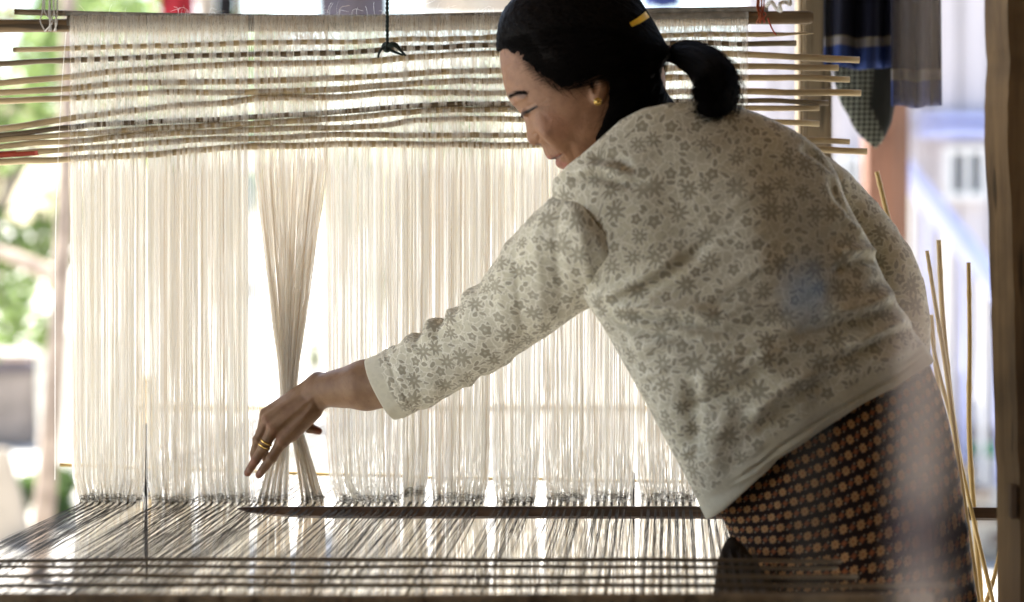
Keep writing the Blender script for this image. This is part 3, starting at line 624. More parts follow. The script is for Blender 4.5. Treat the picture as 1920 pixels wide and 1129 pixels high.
for bi, ((a0, a1), (b0, b1), dens, g) in enumerate(BUN):
    n = int((a1 - a0) * dens * 3.5); t = (np.arange(n) + RNG.random(n) * 1.6) / (n + .6); t = np.clip(t + .018 * fbm(t * (a1 - a0) / 9 + bi * 5, t * 0 + bi, 2), 0, 1)
    xt = a0 + (a1 - a0) * t; tb = np.clip(t + RNG.normal(0, .05, n), 0, 1)
    # clumps at the foot: strings lean together in little knots
    kn = np.round(tb * max(2, (b1 - b0) / 13)) / max(2, (b1 - b0) / 13); tb = np.clip(tb * .8 + kn * .2 + RNG.normal(0, .03, n), 0, 1)
    xb = b0 + (b1 - b0) * tb + (RNG.normal(0, 7, n) * (RNG.random(n) < .3) if g == 0 else 0); dy_ = float(fbm(np.array([bi * 3.7]), np.array([2.2]), 2)[0]) * 8; yb = 938 + dy_ + RNG.normal(0, 3, n) - (8 if 640 < b0 < 760 else 0)
    ys, xs, ds = [], [], []
    lay = RNG.choice([-1, 1], n) * RNG.uniform(.0005, .006, n)
    def add(y, x, d): ys.append(np.broadcast_to(y, (n,)).astype(float)); xs.append(x + 0 * t); ds.append(d + 0 * t)
    add(30 + RNG.normal(0, 1.5, n), xt, DH - .0085); add(40, xt + RNG.normal(0, 1, n), DH - .0125); add(52, xt + RNG.normal(0, 1.2, n), DH - .0125)
    prev = np.full(n, 60.)
    for k, s in enumerate(STK):
        y = np.interp(xt, s[:, 0], s[:, 1])
        if k < 2: fr = (np.sin(xt / 25 * 2 * PI + k * 2.4 + 1.5 * fbm(xt / 60, xt * 0 + k)) > -.1)
        else: fr = (vnoise(xt / 5.0 + k * 19, xt * 0 + k * 3.7) + RNG.normal(0, .12, n)) > -.08
        add((y + prev) / 2, xt + RNG.normal(0, .9, n), DH + lay * .6); add(y, xt + RNG.normal(0, .6, n), DH + np.where(fr, -.0062, .0062) + lay * .1); prev = y
    w1 = RNG.normal(0, 1.9, n); w2 = RNG.normal(0, 1.0, n)
    low = fbm(xt / 6 + 3, xt * 0 + 9.1, 2) * 1.2
    if g == 0:
        for f, y in zip((.0, .01, .03, .05, .08, .15, .38), (330, 420, 520, 620, 720, 830, 900)):
            xx = xt * (1 - f) + xb * f + low * np.sin(f * PI) + w1 * math.sin(f * 3.1) + w2 * math.sin(f * 6.0); add(y + RNG.normal(0, 6, n), xx, DH + lay * (1 - f))
    else:                                    # drawn together into the weaver's grip
        gx = 541 + (t - .5) * 17 + (5 if g == 2 else -6) + RNG.normal(0, 2, n); gd = DH - .018 + RNG.normal(0, .003, n)
        for f, y in zip((.0, .22, .45, .68, .9), (320, 410, 505, 600, 680)): add(y + RNG.normal(0, 3, n), xt * (1 - f) + gx * f + low * .35 * (1 - f), (DH + lay) * (1 - f) + gd * f)
        add(735, gx, gd); add(790, gx + (6 if g == 2 else -2), gd)
        gx2 = gx + (8 if g == 2 else 0)
        for f, y in zip((.3, .62, .88), (835, 880, 918)): add(y, gx2 * (1 - f) + xb * f, gd * (1 - f) + DH * f)
    add(yb, xb, DH + 0 * lay)
    add(yb + 8, xb + RNG.normal(0, 1.5, n), DH + lay * .3); xlow = xb * .15 + xt * .85 + RNG.normal(0, 3, n)
    add(1000, xb * .6 + xlow * .4, DH + lay * .6); add(1110, xlow, DH + lay); add(1300, xlow, DH + lay); add(1490, xlow, DH + lay)
    Y = np.stack(ys, 1); X = np.stack(xs, 1); D = np.stack(ds, 1)
    pth = np.stack([(X - CX) / FPX * D, D, CAMZ - (Y - HY) / FPX * D], -1)
    tan = .1 if g else .0
    wts = [.32, .25, .2, .11 + tan, .12]
    strand_obj('string_bundle', pth, RNG.uniform(.00021, .00039, n)[:, None] * np.interp(Y, [60, 280, 340, 930, 1000], [.62, .62, 1, 1, .9]), rgb_tint(n, CREAM, wts), M['thread'], hed,
               'cream strings pinched in the hand' if g else None)
tube_obj('lower_rod', np.array([P(x, 1490, DH) for x in np.linspace(100, 1440, 12)]), .007, M['bamboo'], hed, 10)
# loose hairs and knots on the curtain: fuzz off the beam
n = 70; x0 = RNG.uniform(140, 930, n); pth = []
for k in range(n):
    L = RNG.uniform(8, 34); a = RNG.uniform(-2.6, -.5); b = a + RNG.normal(0, .9)
    pth.append([P(x0[k], 30 + RNG.uniform(0, 70), DH - .014), P(x0[k] + L * .5 * math.cos(a), 30 + L * .5 * math.sin(a), DH - .018), P(x0[k] + L * math.cos(b), 28 + L * math.sin(b), DH - .022)])
strand_obj('loose_thread', np.array([catmull(p, 7) for p in pth]), .00016, rgb_tint(n, CREAM, [1] * 5), M['thread'], hed)
# two stray threads outside the curtain
strand_obj('stray_thread', np.array([[P(x, y, DH - .01) for x, y in catmull(p, 14)] for p in ([(124, 60), (116, 160), (108, 320), (104, 470), (103, 900)], [(133, 100), (128, 300), (134, 460), (139, 700), (141, 940)])]), .0004, rgb_tint(2, CREAM, [1] * 5), M['thread'], hed)
# ties of the beam: white at the left, orange and white at the right
def wind(name, x, y0, y1, up, cols, seed, spread=5):
    rs = np.random.default_rng(seed); P_ = []; 
    for k in range(7):
        xx = x + rs.normal(0, spread); P_.append(catmull([P(xx + rs.normal(0, 2), up, DH - .012), P(xx, (up + y0) / 2, DH - .016), P(xx + rs.normal(0, 3), y0, DH - .016), P(xx + rs.normal(0, 4), (y0 + y1) / 2, DH - .017), P(xx + rs.normal(0, 3), y1, DH - .010), P(xx + rs.normal(0, 3), y1 + 2, DH + .012)], 16))
    return strand_obj(name, np.array(P_), .0012, np.array(cols)[rs.integers(0, len(cols), 7)], M['cordm'], hed)
wind('cord_tie', 96, 22, 56, -90, [(.75, .74, .72), (.68, .67, .66)], 3)
wind('cord_tie', 1426, 12, 42, -90, [(.50, .12, .05), (.60, .22, .12), (.40, .09, .05)], 4, 4)['label'] = 'orange cord tied round the beam end'
kp = catmull([P(1436, 12, DH - .02), P(1446, 4, DH - .026), P(1456, 16, DH - .02), P(1464, 20, DH - .024), P(1462, 8, DH - .028), P(1472, 4, DH - .02), P(1482, 8, DH - .026), P(1476, -6, DH - .02), P(1455, -20, DH - .014), P(1440, -90, DH - .01)], 60)
tube_obj('white_cord', kp, .0028, M['white'], hed, 8)
oc = catmull([P(1440, 34, DH - .018), P(1444, 46, DH - .02), P(1450, 58, DH - .02), P(1456, 66, DH - .02)], 12); tube_obj('loose_cord_end', oc, .0011, M['red'], hed, 6)
# warp
warp = empty('warp_threads', (0, 2.0, ZW), 'dark warp threads stretched in bands through the foot of the heddle', 'warp')
DARK = [(.03, .025, .023), (.05, .041, .034), (.02, .018, .019), (.085, .07, .06)]
for bi, ((a0, a1), (b0, b1), dens, g) in enumerate(BUN):
    n = int((b1 - b0) * 1.2); t = np.sort(RNG.random(n)); xb = b0 + (b1 - b0) * t; xu = (a0 + 2) + (a1 - a0 - 4) * np.clip(t + RNG.normal(0, .04, n), 0, 1)
    kn = np.round(t * max(2, (b1 - b0) / 13)) / max(2, (b1 - b0) / 13); xk = b0 + (b1 - b0) * (t * .4 + kn * .6)
    wx = (xk - CX) / FPX * DH; wu = (xu - CX) / FPX * DH
    zj = RNG.normal(0, .0022, n) - (RNG.random(n) < .3) * .014; P_ = []
    for d in (1.2, 1.7, 2.05, 2.3, 2.5, 2.62, 2.72, 2.785, 2.80, 2.815, 2.9, 3.05, 3.4, 4.25):
        f = .16 * np.clip(abs(d - DH) / .8, 0, 1) ** .8; x = wx * (1 - f) + wu * f + SLX * (d - DH) + RNG.normal(0, .0007, n)
        z = ZW + zj * min(1, abs(d - DH) / .25) + (.0 if d < DH else 0) + RNG.normal(0, .0006, n) + (.002 if abs(d - DH) < .001 else 0)
        P_.append(np.stack([x, np.full(n, d), z], -1))
    strand_obj('thread_band', np.stack(P_, 1), RNG.uniform(.00017, .0003, n), rgb_tint(n, DARK, [.35, .3, .2, .15]), M['warp'], warp)
    m = int((b1 - b0) * 1.5); P_ = []                      # dark loops where warp and heddle strings meet
    for k in range(m):
        x = b0 + (b1 - b0) * RNG.random(); y = 935 + float(fbm(np.array([bi * 3.7]), np.array([2.2]), 2)[0]) * 8 + RNG.normal(0, 5) - (9 if 640 < b0 < 760 else 0); a = RNG.uniform(0, 6.28); r = RNG.uniform(2, 5.5)
        P_.append([P(x + r * math.cos(a + q) * 1.2, y + r * .8 * math.sin(a + q), DH - .004 + RNG.normal(0, .004)) for q in (0, .9, 1.9, 2.9, 3.6)])
    strand_obj('loop', np.array(P_), .00024, rgb_tint(m, [(.09, .075, .048), (.05, .042, .03), (.18, .155, .11)], [.4, .35, .25]), M['warp'], warp)
tube_obj('front_beam', np.array([(x, 1.2, ZW) for x in np.linspace(-1.1, .7, 12)]), .035, M['beam'], warp, 16)
tube_obj('rear_beam', np.array([(x, 4.25, ZW - .008) for x in np.linspace(-.80, .75, 12)]), .009, M['bamboo'], warp, 16)
for x in (-.785, .68): tube_obj('rear_post', np.array([(x, 4.30, z) for z in np.linspace(0, .8, 6)]), .022, M['bamboo'], warp, 10)
for x in (-1.05, .62): tube_obj('front_post', np.array([(x, 1.13, z) for z in np.linspace(0, .8, 6)]), .028, M['oldwood'], warp, 10)
# thin lease rod just behind the heddle
c = wobble_path([(113, 872), (300, 878), (600, 889), (900, 897), (1100, 901), (1420, 906)], 50, 2.5, 31)
tag(tube_obj('lease_rod', np.array([P(x, y, 2.95) for x, y in c]), .0026, mat_wood('yellow_cane', (.50, .36, .13), (.36, .24, .08), (4, 60, 60), .5), None, 8), 'very thin yellow cane lying across the dark warp behind the strings', 'cane')
# four sticks and a pole lying on the warp nearer the camera
for pts, r, mt, lab in (
    ([(-300, 1054), (0, 1054), (300, 1049), (560, 1049), (900, 1050), (1200, 1049), (1400, 1053), (1577, 1055)], .0026, 'bamboo_dark', 'thin bamboo stick on the dark warp, farthest of the four from the camera'),
    ([(-300, 1062), (0, 1063), (300, 1062), (560, 1064), (900, 1062), (1200, 1063), (1400, 1066), (1570, 1067)], .0022, 'bamboo_dark', 'thin bamboo stick on the dark warp, second farthest from the camera'),
    ([(-300, 1083), (0, 1081), (200, 1076), (400, 1082), (640, 1083), (900, 1082), (1100, 1084), (1250, 1083), (1609, 1081)], .0027, 'bamboo_dark', 'wavy bamboo stick on the dark warp, third from the skirt'),
    ([(-300, 1101), (0, 1099), (300, 1096), (640, 1097), (900, 1099), (1200, 1098), (1500, 1100), (1790, 1098)], .0029, 'bamboo_dark', 'long bamboo stick on the dark warp whose end shows against the skirt')):
    c = wobble_path(pts, 70, 2.4, r * 9000); yy = c[:, 1]; d = (CAMZ - (ZW + r + .001)) * FPX / (np.mean(yy) - HY)
    path = np.array([P(x, HY + (y - HY) , d) for x, y in c]); path[:, 2] = ZW + r + .0012 + (path[:, 2] - path[:, 2].mean()) * .6
    tag(tube_obj('bamboo_stick', path, r, M['bamboo'] if False else M[mt], None, 8), lab, 'stick', 'sticks lying on the warp')
path = np.array([(x, 2.035, ZW + .0105 + .0008 * math.sin(x * 9)) for x in np.linspace(-.75, .43, 30)])
tag(tube_obj('bamboo_pole', path, .0095, M['greywood'], None, 14), 'thick bamboo pole across the warp along the bottom of the picture', 'pole')
# weaving sword
up = catmull([(445, 953), (470, 950.5), (560, 950), (800, 950), (1300, 949.5), (1700, 950), (1875, 952)], 60); lo = catmull([(445, 955), (480, 963), (560, 970), (700, 972), (1000, 972), (1400, 973), (1700, 974), (1875, 976)], 60)
dS = 2.745; V = []; F = []
for k in range(60):
    th = .005 * min(1, .15 + k / 5)
    for (x, y, dd) in ((up[k, 0], up[k, 1], dS - th * .3), (lo[k, 0], lo[k, 1] - (lo[k, 1] - up[k, 1]) * .22, dS - th), (lo[k, 0], lo[k, 1], dS - th * .5), (lo[k, 0], lo[k, 1], dS + th), (up[k, 0], up[k, 1], dS + th * .6)):
        p = P(x, y, dS); p[1] = dd; V.append(p)
for k in range(59):
    for j in range(5): F.append([k * 5 + j, k * 5 + (j + 1) % 5, (k + 1) * 5 + (j + 1) % 5, (k + 1) * 5 + j])
F += [[0, 1, 2, 3, 4], [59 * 5 + j for j in (4, 3, 2, 1, 0)]]
V = np.array(V); tag(mesh_np('weaving_sword', V, F, M['sword'], None, False, None, V.mean(0)), 'long dark wooden weaving sword with a pointed tip under the warp', 'weaving sword')
print('loom ready')
# ------------------------------------------------------------------ the weaver
FT, FHd, FHa = Frame(2.46), Frame(2.54), Frame(2.755)
# -- head and neck (skin)
HEAD = closed([(938, 92), (938, 117), (941, 138), (945, 160), (951, 180), (957, 191), (967, 202), (976, 213), (984, 226), (987, 242), (988, 257), (992, 267), (1001, 272), (1013, 273), (1018, 278), (1020, 286), (1024, 294), (1030, 299.5), (1037, 299),
               (1043, 298), (1041, 304), (1043, 311), (1050, 316), (1058, 319), (1060, 328), (1066, 340), (1082, 347), (1102, 342), (1132, 322), (1162, 295), (1200, 262), (1236, 220), (1248, 170), (1243, 120), (1232, 80), (1213, 42), (1186, 8),
               (1150, -20), (1095, -38), (1040, -40), (992, -24), (958, 8), (943, 48)], 5)
fh = Field(HEAD, 2.0)
st = 2.2; lo = (920, -60, -140); hi = (1300, 380, 140); G = grid3(lo, hi, st)
u2 = fh.samp(fh.u, G[0][:, :, 0], G[1][:, :, 0])[:, :, None]; az = np.abs(G[2])
phi = (G[2] ** 2 - 2 * .94 ** 2 * u2) / (2 * 95)
hx = lambda x, y: float(fh.half(np.array([x]), np.array([y]), .94)[0])
phi = smin(phi, cone(G, (1150, 215, 0), (1235, 345, 0), 66, 74), 26)
Ga = (G[0], G[1], az)
ze = hx(1116, 178); phi = smin(phi, ellip(Ga, (1119, 176, ze + 3), (15, 26, 8.5), .18), 7)
phi = np.maximum(phi, -ellip(Ga, (1111, 170, ze + 12), (8, 14, 9), .2)); phi = np.maximum(phi, -ellip(Ga, (1106, 166, ze + 7), (4.5, 6, 12), 0))
phi = smin(phi, ellip(Ga, (1002, 262, 15), (9, 8.5, 6.5), .3), 6)                         # nostril wings
phi = smin(phi, ellip(Ga, (1040, 240, hx(1040, 240) - 16), (34, 30, 19), .5), 16)         # cheeks
phi = smin(phi, ellip(Ga, (988, 213, hx(988, 213) - 5), (12, 9, 8), -.4), 5)              # lids
V, Q = surface_nets(phi); V = V * st + np.array(lo); V = smooth_mesh(V, Q, 2, .45); Nn = normals(V, Q)
px, py = V[:, 0].copy(), V[:, 1].copy(); side = sstep(np.abs(V[:, 2]), 4, 14)
F = strokes(px, py, [([(1004, 246), (1018, 264), (1032, 280), (1050, 291), (1062, 306)], 3.2, -1.9), ([(1012, 244), (1026, 262), (1044, 278), (1062, 292)], 8, 1.5),
                     ([(996, 256), (1004, 252), (1010, 262), (1006, 271)], 2.4, -1.6), ([(975, 208), (988, 202), (1004, 198)], 2.2, -1.1), ([(978, 222), (992, 219), (1008, 210)], 3, -1.0),
                     ([(1033, 300), (1044, 297), (1054, 291)], 2.4, -1.6), ([(944, 122), (960, 118), (976, 124)], 2, -.35), ([(945, 132), (962, 128), (980, 136)], 2, -.3), ([(948, 144), (966, 142)], 2, -.3),
                     ([(958, 194), (972, 190), (990, 186)], 6, 1.6), ([(1010, 214), (1020, 222), (1030, 236)], 5, -.6), ([(1006, 200), (1016, 196), (1026, 190)], 1.8, -.6), ([(1006, 205), (1018, 204), (1028, 202)], 1.8, -.6), ([(1062, 270), (1072, 290), (1080, 310)], 8, -1.2), ([(1086, 210), (1080, 240), (1070, 268)], 14, -1.0)]) * side * 1.5
V += Nn * F[:, None]
skin0 = np.array([.235, .115, .058]); tint = np.tile(skin0, (len(V), 1))
def paint(pts, w, col, a):
    global tint
    d, _ = seg_dist(px, py, catmull(pts, 16) if len(pts) > 2 else np.array(pts, float)); m = (a * sstep(-d, -w * 1.5, -w * .5))[:, None]; tint = tint * (1 - m) + np.array(col) * m
paint([(951, 184), (960, 180), (970, 179), (982, 182)], 5.0, (.05, .03, .022), .6)
paint([(976, 217), (985, 213), (996, 208), (1005, 204)], 2.5, (.008, .006, .006), .98)
paint([(979, 219), (986, 216), (993, 212.5)], 1.6, (.05, .04, .035), .7)
paint([(1026, 296), (1036, 296), (1046, 294)], 3.5, (.27, .095, .075), .75); paint([(1044, 305), (1050, 309), (1058, 311)], 5, (.29, .10, .08), .75)
paint([(1035, 299.5), (1045, 297), (1053, 291)], 1.3, (.06, .02, .015), .9); paint([(1006, 271), (1013, 272)], 2, (.10, .04, .03), .7)
paint([(1030, 232), (1046, 244)], 20, (.30, .13, .07), .5)
paint([(1106, 164), (1107, 170)], 3, (.05, .02, .012), .8)
body_parts = [(FHd.w(V), Q, tint)]
# -- forearm and hand
K = [((590, 721, 12), (497, 779, 20)), ((590, 730, 2), (503, 787, 4)), ((592, 742, -7), (514, 803, -8)), ((596, 751, -11), (531, 826, -13))]
FING = [[K[0][1], (487, 815, 27), (489, 843, 34), (494, 866, 38)], [K[1][1], (484, 826, 5), (476.5, 852, 10), (476, 868, 17)], [K[2][1], (496, 837, -8), (480, 862, -4), (464, 887, 2)], [K[3][1], (511, 857, -12), (498, 874, -9), (486, 890, -5)]]
RF = [(12, 10, 9, 7.5), (12, 10.3, 9.2, 7.6), (11.6, 10, 8.8, 7), (11, 9.2, 8.2, 6.8)]
st = 1.45; lo = (440, 655, -125); hi = (815, 915, 70); G = grid3(lo, hi, st)
phi = None
for a, b in K:
    c_ = cone(G, a, b, 17, 13); phi = c_ if phi is None else smin(phi, c_, 9)
phi = smin(phi, cone(G, (588, 770, -4), (548, 812, -4), 17, 15), 10); phi = smin(phi, cone(G, (590, 726, 10), (545, 775, 12), 18, 14), 10)
arm = cone(G, (790, 700, -100), (690, 718, -48), 50, 45); arm = smin(arm, cone(G, (690, 718, -48), (604, 732, -2), 45, 31), 12); phi = smin(phi, arm, 12)
phi = smin(phi, cone(G, (604, 716, 2), (597, 712, 2), 16, 14), 8)
for fi, f in enumerate(FING):
    fg = None
    for k in range(3):
        c_ = cone(G, f[k], f[k + 1], RF[fi][k], RF[fi][k + 1]); fg = c_ if fg is None else smin(fg, c_, 1.5)
    fg = smin(fg, ellip(G, f[1], (RF[fi][1] + 1.2,) * 3), 3)
    phi = smin(phi, fg, 3.0) if fi == 0 else np.minimum(phi, fg) * .35 + smin(phi, fg, 3.5) * .65
th = smin(cone(G, (592, 762, 16), (570, 792, 34), 15, 12), smin(cone(G, (570, 792, 34), (577, 806, 32), 11.5, 10), cone(G, (577, 806, 32), (595, 811, 24), 10, 7.2), 2), 5); phi = smin(phi, th, 7)
V, Q = surface_nets(phi); V = V * st + np.array(lo); V = smooth_mesh(V, Q, 1, .4); Nn = normals(V, Q); px, py = V[:, 0].copy(), V[:, 1].copy(); fr = np.clip(-Nn[:, 2] * 1.4, 0, 1)
F = strokes(px, py, [([(588, 728), (545, 752), (506, 784)], 4, 1.3), ([(590, 740), (556, 770), (518, 802)], 4, 1.3), ([(594, 750), (566, 790), (534, 824)], 4, 1.0), ([(590, 735), (550, 762), (512, 793)], 4, -.9), ([(592, 746), (560, 780), (525, 812)], 4, -.9),
                     ([(600, 770), (596, 756), (588, 744)], 5, -1.6), ([(488, 832), (496, 834), (503, 841)], 1.4, -.5), ([(478, 858), (484, 862)], 1.4, -.5)]) * fr
V += Nn * F[:, None]; tint = np.tile(np.array([.225, .125, .06]), (len(V), 1))
for x, y in ((464, 888), (486, 891), (597, 811), (476, 866)): m = .75 * np.exp(-(((px - x) ** 2 + (py - y) ** 2) / 90))[:, None]; tint = tint * (1 - m) + np.array([.33, .125, .08]) * m
paint([(465.5, 880), (467, 884)], 2.6, (.42, .25, .19), .8); paint([(487.5, 883), (488.5, 887)], 2.6, (.42, .25, .19), .8)
paint([(497, 786), (503, 796)], 7, (.27, .13, .075), .5); paint([(514, 806), (526, 826)], 6, (.27, .13, .075), .5)
body_parts.append((FHa.w(V), Q, tint))
# -- hidden core: trunk, legs, feet, upper arms (coarse)
st = 11; lo = (900, 260, -150); hi = (1840, 2150, 260); G = grid3(lo, hi, st)
phi = cone(G, (1235, 360, 0), (1300, 470, 0), 60, 105); phi = smin(phi, cone(G, (1300, 470, 0), (1550, 900, 10), 80, 78), 40)
phi = smin(phi, cone(G, (1300, 430, 0), (1130, 440, 10), 60, 50), 30); phi = smin(phi, cone(G, (1130, 440, 10), (960, 570, 160), 48, 42), 20); phi = smin(phi, cone(G, (1300, 400, 20), (1560, 380, 90), 60, 45), 30)
phi = smin(phi, cone(G, (1560, 380, 90), (1655, 520, 110), 45, 38), 20)
for dx, dz in ((-50, -15), (60, 25)):
    phi = smin(phi, cone(G, (1570 + dx, 960, 10 + dz), (1580 + dx, 1480, dz - 20), 80, 58), 20); phi = smin(phi, cone(G, (1580 + dx, 1480, dz - 20), (1600 + dx, 2050, dz), 58, 34), 20); phi = smin(phi, cone(G, (1605 + dx, 2105, dz), (1480 + dx, 2118, dz + 10), 30, 20), 15)
V, Q = surface_nets(phi); V = V * st + np.array(lo); V = FT.w(V); V[:, 2] = np.maximum(V[:, 2], .002); body_parts.append((V, Q, np.tile(skin0, (len(V), 1))))
off = 0; VV, QQ, TT = [], [], []
for v, q, t_ in body_parts: VV.append(v); QQ.append(q + off); TT.append(t_); off += len(v)
VV = np.vstack(VV); person = mesh_np('person', VV, np.vstack(QQ), M['skin'], None, True, {'tint': ('FLOAT_COLOR', np.vstack(TT))}, (FT.w([(1580, 900, 10)])[0][0], FT.w([(1580, 900, 10)])[0][1], 0))
tag(person, 'person in floral blouse and patterned skirt leaning left to grip heddle strings', 'person')
# -- hair cap
HAIR = closed([(931, 66), (936, 36), (955, 4), (985, -24), (1035, -52), (1095, -60), (1150, -44), (1188, -14), (1207, 12), (1228, 48), (1246, 80), (1256, 90), (1258, 104), (1247, 118), (1240, 138), (1243, 160), (1254, 182), (1266, 200), (1258, 240), (1225, 275), (1180, 300), (1140, 320), (1100, 345), (1066, 340), (1058, 320), (1040, 300), (1018, 276), (990, 262), (986, 226), (960, 194), (944, 150), (936, 115), (931, 90)], 5)
LINE = closed([(922, 90), (934, 90), (946, 91), (958, 96), (970, 108), (983, 128), (1000, 152), (1024, 165), (1052, 176), (1070, 172), (1084, 160), (1100, 156), (1122, 156), (1136, 166), (1141, 186), (1138, 208), (1128, 240), (1117, 268), (1150, 252), (1180, 236), (1215, 226), (1290, 222), (1300, 150), (1285, 80), (1240, 10), (1190, -60), (1100, -100), (960, -80), (900, 10)], 4)
fk = Field(HAIR, 2.0); TIE = (1258, 101)
st = 2.3; lo = (915, -75, -150); hi = (1290, 300, 150); G = grid3(lo, hi, st); X2, Y2 = G[0][:, :, 0], G[1][:, :, 0]
dl = sdist(X2, Y2, LINE) + .8 * fbm(X2 / 5, Y2 / 5, 2); T = -5.5 + 13.5 * sstep(dl, -6, 52); hh = np.sqrt(2 * .94 ** 2 * np.maximum(fk.samp(fk.u, X2, Y2), 0)); uu = fk.samp(fk.u, X2, Y2)
Hs = np.where(uu > 0, (hh + T * np.clip(hh / 30, 0, 1)) ** 2 * np.sign(hh + T * np.clip(hh / 30, 0, 1)), 2 * uu)
phi = np.maximum((G[2] ** 2 - Hs[:, :, None]) / 190, (-5 - dl)[:, :, None] * .6 * np.ones_like(G[2]))
V, Q = surface_nets(phi); V = V * st + np.array(lo); V = smooth_mesh(V, Q, 5, .5); Nn = normals(V, Q)
def flow(V):
    dx, dy = V[:, 0] - TIE[0], V[:, 1] - TIE[1]; r = np.sqrt(dx * dx + dy * dy + V[:, 2] ** 2 + 30); a = np.arctan2(dy, dx); el = np.arcsin(np.clip(V[:, 2] / r, -1, 1)); a = np.where(a > 1.8, a - 2 * PI, a); return a, el, r
a, el, r = flow(V); V += Nn * ((1.9 * fbm(a * 16 + r * .004, el * 16, 3) + 1.3 * fbm(a * 45, el * 45 + 4, 2)) * np.clip(r / 60, 0, 1))[:, None]
fuv = np.stack([a * 70 + el * 20, r / 45, el * 70], 1)
hair = mesh_np('hair', FHd.w(V), Q, M['hair'], person, True, {'fuv': ('FLOAT_VECTOR', fuv)})
# strands lying on the cap, and wisps
def hair_strands(name, paths, rad, parent):
    V, Q, S = tubes(paths, rad, 3); return mesh_np(name, V, Q, M['hair'], parent, True, {'fuv': ('FLOAT_VECTOR', np.stack([S * 1.7, S * 0., S * .9], 1))})
ps = []
def on_cap(x, y, sgn, lift): return (x, y, sgn * (float(fk.half(np.array([x]), np.array([y]), .94)[0]) + lift))
edge = [(936, 84), (944, 88), (958, 93), (970, 104), (980, 120), (990, 138), (1004, 154), (1024, 166), (1046, 174), (1066, 170), (1080, 154), (1100, 148), (1128, 153), (1140, 180), (1136, 208), (1124, 250), (1150, 250), (1185, 235), (1225, 222)]
ec = catmull(edge, 150)
for k in range(1900):
    x, y = ec[RNG.integers(0, 150)]; x += RNG.normal(0, 5); y += RNG.normal(0, 5); sgn = -1 if RNG.random() < .72 else 1; bow = RNG.normal(-16 if y < 175 else 0, 8); f = RNG.uniform(.35, .95); q = []
    for t in np.linspace(0, f, 9):
        xx = x + (TIE[0] - x) * t; yy = y + (TIE[1] - y) * t + bow * math.sin(t * PI); q.append(on_cap(xx, yy, sgn, 1.0 + 8 * min(1, t * 4)))
    ps.append(FHd.w(q))
for k in range(75):                           # loose wisps round the forehead, temple and nape
    kind = RNG.integers(0, 3)
    if kind == 0: x, y = RNG.uniform(934, 990), RNG.uniform(6, 92); q = [on_cap(x + 8, y, -1, 6), (x - RNG.uniform(0, 7), y + RNG.uniform(-6, 10), -50 + RNG.normal(0, 30)), (x - RNG.uniform(-4, 10), y + RNG.uniform(5, 28), -30 + RNG.normal(0, 25))]
    elif kind == 1: x, y = ec[RNG.integers(35, 80)]; L_ = RNG.uniform(10, 26); q = [on_cap(x + 10, y - 8, -1, 6), on_cap(x + 10 + L_ * .3, y - 8 + L_ * .6, -1, 5), on_cap(x + 12 + L_ * .8, y - 6 + L_ * 1.1, -1, 4)]
    else: x, y = RNG.uniform(1128, 1165), RNG.uniform(195, 225); q = [on_cap(x, y, -1, 4), on_cap(x - 6, y + 22, -1, 4), on_cap(x - RNG.uniform(6, 22), y + RNG.uniform(30, 58), -1, 4)]
    ps.append(FHd.w(catmull(q, 9)))
hair_strands('hair_strand', np.array(ps), np.tile(np.array([.00006, .00012, .00018, .0002, .0002, .0002, .0002, .00018, .0001]), (len(ps), 1)), hair)['kind'] = 'stuff'
# brows and lashes
fz = lambda x, y, l: (x, y, -(float(fh.half(np.array([x]), np.array([y]), .94)[0]) + l)); bl = []
for k in range(105):
    t = RNG.random(); x = 951 + 33 * t; y = 184 - 5.5 * math.sin(t * 2.2) + RNG.normal(0, 2.0); L_ = RNG.uniform(5, 9); q = [fz(x, y, .2), fz(x + L_ * .5, y - L_ * .18, 1.6), fz(x + L_, y - L_ * .12 + t * 1.5, 1.2)]
    for s_ in (1, -1): bl.append(FHd.w(catmull([(a_, b_, s_ * c_) for a_, b_, c_ in q], 6)))
for k in range(44):
    t = RNG.random(); x = 978 + 26 * t; y = 217.5 - 13 * t; q = [fz(x, y, 5.5), fz(x - 3, y + 3.2, 7.5), fz(x - 7 + 3 * t, y + 4.2, 9)]
    for s_ in (1, -1): bl.append(FHd.w(catmull([(a_, b_, s_ * c_) for a_, b_, c_ in q], 6)))
bw = hair_strands('brow_hair', np.array(bl), .00017, person); bw['kind'] = 'stuff'
# ponytail
c = catmull([(1240, 100, 0), (1262, 101, 0), (1281, 104, -22), (1306, 121, -75), (1325, 150, -128), (1327, 178, -158), (1315, 203, -172), (1298, 215, -174), (1283, 212, -172)], 40)
rd = np.interp(np.linspace(0, 1, 40), [0, .1, .22, .42, .58, .7, .84, .95, 1], [15, 15, 24, 37, 44, 44, 35, 19, 4])
tg = np.gradient(c, axis=0); tg /= np.linalg.norm(tg, axis=1, keepdims=True); nx_ = np.stack([-tg[:, 1], tg[:, 0], 0 * tg[:, 0]], 1); nx_ /= np.linalg.norm(nx_, axis=1, keepdims=True); nz_ = np.cross(tg, nx_)
V, F = capped_tube(FHd.w(c), rd * FHd.s * np.interp(np.arange(40), [0, 22, 34, 39], [.93, .9, .7, .4]), 24); a0 = np.tile(np.arange(24), 40); V = V + RNG.normal(0, .0003, V.shape)
tail = mesh_np('ponytail', V, F, M['hair'], person, True, {'fuv': ('FLOAT_VECTOR', np.stack([a0 * 3.1, np.repeat(np.arange(40), 24) * .12, 0 * a0], 1))})
ps = []
